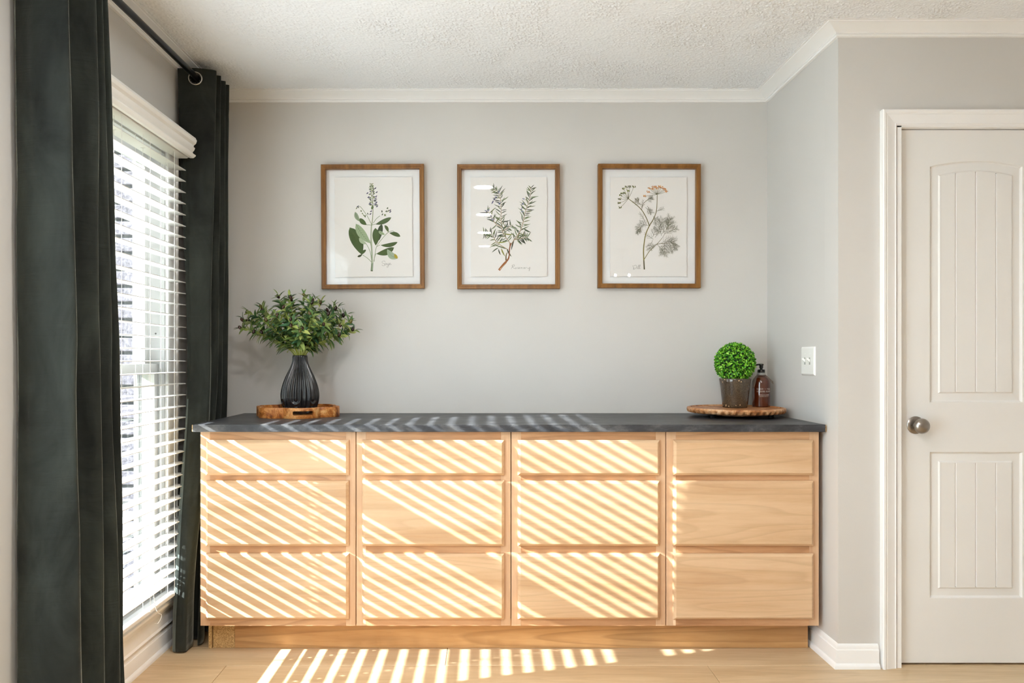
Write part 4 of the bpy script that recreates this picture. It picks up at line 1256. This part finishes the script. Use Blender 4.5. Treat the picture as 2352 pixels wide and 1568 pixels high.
for bi, (tx, tz, ty) in enumerate(tips):
    base = Vector((VX + tx * 0.07, VY + ty * 0.12, VZ + 9.2))
    tip = Vector((VX + tx, VY + min(ty, 3.4), VZ + 10.2 + tz))
    m1 = base + Vector((tx * 0.10, ty * 0.1, 2.0)); m2 = base.lerp(tip, 0.6) + Vector((0, 0, 0.7 + 0.05 * abs(tx)))
    path = catmull([base, m1, m2, tip], 10)
    rads = [0.09 - 0.055 * i / (len(path) - 1) for i in range(len(path))]
    br = MB().tube(path, rads, 6).build('branch', M['stem'], bq, smooth=180)
    nl = 11
    for i in range(nl + 26):
        extra = i >= nl
        t = 0.38 + 0.60 * ((i + 0.5) / nl) if not extra else lr.uniform(0.34, 0.98)
        k_ = min(len(path) - 2, int(t * (len(path) - 1)))
        p = path[k_].lerp(path[k_ + 1], t * (len(path) - 1) - k_)
        d = (path[k_ + 1] - path[k_]).normalized()
        az = i * 2.4 + bi
        side = d.orthogonal().normalized(); side.rotate(Matrix.Rotation(az, 3, d))
        dirn = (d * lr.uniform(0.35, 0.95) + side * lr.uniform(0.7, 1.1)).normalized()
        if dirn.y > 0.6: dirn.y *= 0.5
        Lf = lr.uniform(1.55, 2.25) * (0.8 if t > 0.9 else 1.0)
        fm = leaf_frame(p, dirn, d)
        if not extra and nleaf < 290:
            o = bpy.data.objects.new('leaf', LM); COL.objects.link(o); o.parent = br
            o.matrix_local = Matrix.LocRotScale((p - ORG[bq.name]) * U, fm.to_quaternion(), Vector((Lf * 1.3, Lf, Lf)))
            nleaf += 1
        else:
            inner.add([tuple(p + fm @ Vector((a[0] * Lf * 1.3, a[1] * Lf, a[2] * Lf))) for a in lv], lf)
    # terminal leaf
    for q_ in range(2):
        d = (path[-1] - path[-3]).normalized() + Vector((lr.uniform(-.5, .5), lr.uniform(-.4, .2), lr.uniform(-.2, .5)))
        fm = leaf_frame(tip, d, Vector((0, 0, 1)))
        inner.add([tuple(tip + fm @ Vector((a[0] * 1.5, a[1] * 1.3, a[2] * 1.3))) for a in lv], lf)
    for q_ in range(1 if bi % 3 else 2):
        p = path[-2 - 3 * q_] + Vector((lr.uniform(-.5, .5), -0.35, lr.uniform(-0.1, .5)))
        MB().tube([path[-3 - 3 * q_], p], 0.03, 5).build('stalk', M['stem'], br)
        o_ = MB()
        ax = Vector((lr.uniform(-.6, .6), -0.2, 0.7)).normalized(); sid = ax.orthogonal().normalized(); sd_ = ax.cross(sid)
        rg = [[tuple(p + ax * (-0.42 * math.cos(PI * a / 8)) + (sid * math.cos(2 * PI * j / 12) + sd_ * math.sin(2 * PI * j / 12)) * max(0.004, 0.27 * math.sin(PI * a / 8))) for j in range(12)] for a in range(9)]
        o_.rings(rg, True, True, True).build('olive', M['olive'], br, smooth=180)
tag(inner.build('foliage', M['leaf_inner'], bq, smooth=180, fix=False), kind='stuff')

# ------------------------------------------------------------------ round serving board with pot and soap
SX, SY = 43.55, 132.2
disc = thing('round_tray', (SX, SY, CTZ), 'round footed wooden tray with a carved edge, under the topiary and the soap bottle', 'tray')
NS_ = 528
def dring(r_, z_, sca=0.0):
    out = []
    for j in range(NS_):
        th = 2 * PI * j / NS_
        s_ = (math.cos(th * 44) * 0.5 + 0.5) ** 1.3
        rr_ = r_ - sca * s_
        out.append((SX + rr_ * math.cos(th), SY + rr_ * math.sin(th), CTZ + z_))
    return out
R_ = 8.28
MB().rings([dring(R_ - 1.6, 0.72), dring(R_ - 0.55, 0.72, 0.3), dring(R_ - 0.22, 0.8, 0.42), dring(R_ - 0.05, 0.98, 0.36), dring(R_, 1.2, 0.14), dring(R_, 1.38, 0.0), dring(R_ - 0.05, 1.58), dring(R_ - 0.2, 1.66), dring(R_ - 0.5, 1.66), dring(R_ - 0.58, 1.5), dring(R_ - 0.7, 1.45)], True, True, True).build('board', M['mango_disc'], disc, smooth=50)
for a in (215, 325, 95):
    th = math.radians(a)
    MB().lathe([(0.42, 0.0), (0.5, 0.1), (0.5, 0.5), (0.7, 0.74)], (SX + 6 * math.cos(th), SY + 5.9 * math.sin(th), CTZ + 0.01), 20, True, True).build('foot', M['dark'], disc, smooth=40)
MB().lathe([(4.0, 0.3), (4.2, 0.36), (4.2, 0.7)], (SX, SY, CTZ), 40, True, True).build('turntable_base', M['mango_disc'], disc, smooth=40)
PZ = CTZ + 1.47
PX_, PY_ = 44.2, 134.5
top_ = thing('potted_topiary', (PX_, PY_, PZ), 'round green boxwood topiary ball in a glossy brown tapered pot', 'plant')
MB().lathe([(2.05, 0.0), (2.12, 0.06), (2.24, 1.0), (2.52, 3.6), (2.66, 4.6), (2.74, 5.1), (2.7, 5.16), (2.58, 5.1), (2.5, 4.6)], (PX_, PY_, PZ), 64, True, False).build('pot', M['pot'], top_, smooth=50)
MB().lathe([(0.01, 4.62), (2.52, 4.6)], (PX_, PY_, PZ), 32, False, False).build('soil', M['soil'], top_)
bc = Vector((PX_, PY_, 45.2)); BR = 3.72
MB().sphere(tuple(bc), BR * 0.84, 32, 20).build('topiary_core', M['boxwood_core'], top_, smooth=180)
tm = MB(); tr_ = random.Random(4)
def add_cup(c, d, size):
    d = d.normalized(); s_ = d.orthogonal().normalized(); s_.rotate(Matrix.Rotation(tr_.uniform(0, 6.28), 3, d)); t_ = d.cross(s_)
    L, W = size, size * 0.3
    tip = c + d * L * 0.75 + s_ * L * 0.55
    mid = c + d * L * 0.45 + s_ * L * 0.22
    tm.add([tuple(c), tuple(mid + t_ * W + d * 0.03), tuple(tip), tuple(mid - t_ * W + d * 0.03), tuple(mid - s_ * 0.04)], [(0, 1, 4), (0, 4, 3), (1, 2, 4), (4, 2, 3)])
N_T = 900
for i in range(N_T):
    zz = 1 - 2 * (i + 0.5) / N_T; th = i * 2.399963
    rr_ = math.sqrt(1 - zz * zz)
    d = Vector((rr_ * math.cos(th), rr_ * math.sin(th), zz))
    d = (d + Vector((tr_.uniform(-.04, .04), tr_.uniform(-.04, .04), tr_.uniform(-.04, .04)))).normalized()
    c = bc + d * (BR * tr_.uniform(0.80, 0.88))
    for q_ in range(3):
        dd = (d + Vector((tr_.uniform(-.45, .45), tr_.uniform(-.45, .45), tr_.uniform(-.45, .45)))).normalized()
        add_cup(c, dd, tr_.uniform(0.46, 0.66))
tag(tm.build('foliage', M['boxwood'], top_, fix=False), kind='stuff')

# soap bottle
BX_, BY_ = 49.45, 136.1
bt = thing('soap_bottle', (BX_, BY_, PZ), 'amber pump bottle of liquid soap with a grey ribbon on its neck', 'bottle')
MB().lathe([(1.42, 0.0), (1.52, 0.05), (1.56, 0.18), (1.56, 4.25), (1.52, 4.6), (1.38, 5.0), (1.12, 5.35), (0.8, 5.55), (0.62, 5.65), (0.6, 5.8)], (BX_, BY_, PZ), 56, True, True).build('body', M['amber'], bt, smooth=50)
MB().lathe([(0.68, 5.62), (0.7, 5.66), (0.7, 6.1), (0.66, 6.15)], (BX_, BY_, PZ), 40, True, True).build('collar', M['collar'], bt, smooth=40)
pm = MB()
pm.lathe([(0.64, 6.15), (0.66, 6.2), (0.64, 6.62), (0.58, 6.72), (0.3, 6.74)], (BX_, BY_, PZ), 36, True, True)
pm.lathe([(0.24, 6.7), (0.24, 6.95), (0.34, 7.0), (0.34, 7.4), (0.4, 7.46), (0.4, 7.62), (0.36, 7.68)], (BX_, BY_, PZ), 28, True, True)
pm.tube(catmull([(BX_ + 0.35, BY_ - 0.05, PZ + 7.6), (BX_ - 0.5, BY_ - 0.2, PZ + 7.62), (BX_ - 1.1, BY_ - 0.32, PZ + 7.5), (BX_ - 1.35, BY_ - 0.38, PZ + 7.3)], 6), [0.15] * 19, 10)
pm.build('pump', M['black_plastic'], bt, smooth=40)
rb = MB()
def ribbon(pts, w_):
    pts = catmull(pts, 8); v, f = [], []
    for i, p in enumerate(pts):
        v += [tuple(p + Vector((0, w_[1], w_[2])) + Vector((w_[0], 0, 0))), tuple(p - Vector((0, w_[1], w_[2])) - Vector((w_[0], 0, 0)))]
    for i in range(len(pts) - 1): f.append((2 * i, 2 * i + 1, 2 * i + 3, 2 * i + 2))
    rb.add(v, f)
ribbon([(BX_ - 0.7, BY_ - 0.5, PZ + 5.75), (BX_ - 1.15, BY_ - 0.7, PZ + 5.5), (BX_ - 1.45, BY_ - 0.9, PZ + 4.6), (BX_ - 1.75, BY_ - 1.0, PZ + 3.5)], (0.2, 0.0, 0.06))
ribbon([(BX_ + 0.7, BY_ - 0.2, PZ + 5.6), (BX_ + 1.2, BY_ - 0.3, PZ + 5.15), (BX_ + 1.6, BY_ - 0.35, PZ + 4.75), (BX_ + 2.05, BY_ - 0.35, PZ + 4.35)], (0.0, 0.06, 0.22))
rb_o = rb.build('ribbon', M['ribbon'], bt, smooth=180, fix=False)
rm = rb_o.modifiers.new('thickness', 'SOLIDIFY'); rm.thickness = 0.03 * U
MB().torus((BX_, BY_, PZ + 5.72), 0.72, 0.07, (0, 0, 1), 32, 8).build('ribbon_loop', M['ribbon'], bt, smooth=180)
def label_text(txt, size, z_, spacing=1.0):
    cu = bpy.data.curves.new('t', 'FONT'); cu.body = txt; cu.size = size; cu.align_x = 'CENTER'; cu.space_character = spacing
    o = bpy.data.objects.new('t', cu); COL.objects.link(o)
    dg = bpy.context.evaluated_depsgraph_get(); dg.update()
    me = bpy.data.meshes.new_from_object(o.evaluated_get(dg))
    v = []
    for p in me.vertices:
        a = p.co.x / 1.575
        v.append((BX_ + 1.575 * math.sin(a), BY_ - 1.575 * math.cos(a), PZ + z_ + p.co.y))
    f = [tuple(p.vertices) for p in me.polygons]
    bpy.data.objects.remove(o); bpy.data.meshes.remove(me)
    return v, f
lt = MB()
for txt, size, z_, spc in (('SAND + FOG', 0.36, 3.15, 1.35), ('LIQUID SOAP', 0.36, 2.72, 1.25), ('VANILLA & AMBER', 0.24, 2.12, 1.0), ('CLEANSING HAND WASH', 0.15, 1.88, 1.0)):
    lt.add(*label_text(txt, size, z_, spc))
lt.build('lettering', M['print_white'], bt, fix=False)

# ------------------------------------------------------------------ light switch
sw = thing('light_switch', (XR, 122.7, 43.2), 'white double light switch plate on the right wall, above the countertop end', 'light switch')
pr = lambda i, x_: [(x_, 120.15 + i, 43.2 + i), (x_, 125.25 - i, 43.2 + i), (x_, 125.25 - i, 47.85 - i), (x_, 120.15 + i, 47.85 - i)]
MB().rings([pr(0, XR - 0.01), pr(0, XR - 0.08), pr(0.22, XR - 0.26), pr(0.3, XR - 0.27)], True, True, True).build('plate', M['plate'], sw)
for yc in (121.8, 123.6):
    MB().box(XR - 0.30, XR - 0.26, yc - 0.2, yc + 0.2, 44.95, 46.1).build('toggle_slot', M['collar'], sw)
    t_ = MB(); t_.add([(XR - 0.28, yc - 0.16, 45.3), (XR - 0.28, yc + 0.16, 45.3), (XR - 0.28, yc + 0.16, 45.8), (XR - 0.28, yc - 0.16, 45.8), (XR - 0.78, yc - 0.12, 45.75), (XR - 0.78, yc + 0.12, 45.75), (XR - 0.72, yc + 0.12, 46.05), (XR - 0.72, yc - 0.12, 46.05)],
                      [(0, 1, 2, 3), (4, 7, 6, 5), (0, 4, 5, 1), (3, 2, 6, 7), (1, 5, 6, 2), (0, 3, 7, 4)])
    t_.build('toggle', M['plate'], sw, bevel=0.04)
    for zz in (44.35, 46.7):
        MB().tube([(XR - 0.3, yc, zz), (XR - 0.26, yc, zz)], 0.1, 10).build('screw', M['plate'], sw)

# ------------------------------------------------------------------ lamps of the room (ceiling cans, reflected in the picture glass)
where = ['nearest the cabinets', 'second from the cabinets', 'third from the cabinets', 'farthest from the cabinets']
for i, yy in enumerate((63, 22, -15, -50)):
    c_ = thing('recessed_light', (-1, yy, ZC - 0.3), 'round white recessed ceiling light, ' + where[i], 'ceiling light', 'recessed lights along the ceiling')
    MB().lathe([(2.6, 0.29), (3.4, 0.29), (3.4, 0.1), (3.2, 0.0), (2.6, 0.06)], (-1, yy, ZC - 0.3), 40, False, False).build('trim_ring', M['trim'], c_, smooth=30)
    MB().lathe([(0.01, 0.1), (2.6, 0.1)], (-1, yy, ZC - 0.3), 40, False, False).build('lens', M['lamp'], c_)
pd = thing('ceiling_fixture', (61, -60, 82), 'two-bulb ceiling fixture behind the viewer', 'ceiling light')
MB().lathe([(2.5, 13.3), (2.5, 12.9), (2.0, 12.5), (0.2, 12.3)], (61, -60, 82), 32, True, True).build('canopy', M['steel'], pd, smooth=40)
MB().tube([(61, -60, 94.5), (61, -60, 85.5)], 0.2, 10).build('stem', M['steel'], pd)
MB().tube([(57.6, -60, 85.4), (64.4, -60, 85.4)], 0.2, 10).build('arm', M['steel'], pd)
for dx in (-3.1, 3.1):
    MB().sphere((61 + dx, -60, 83.6), 0.7, 20, 12).build('bulb', M['bulb'], pd, smooth=180)
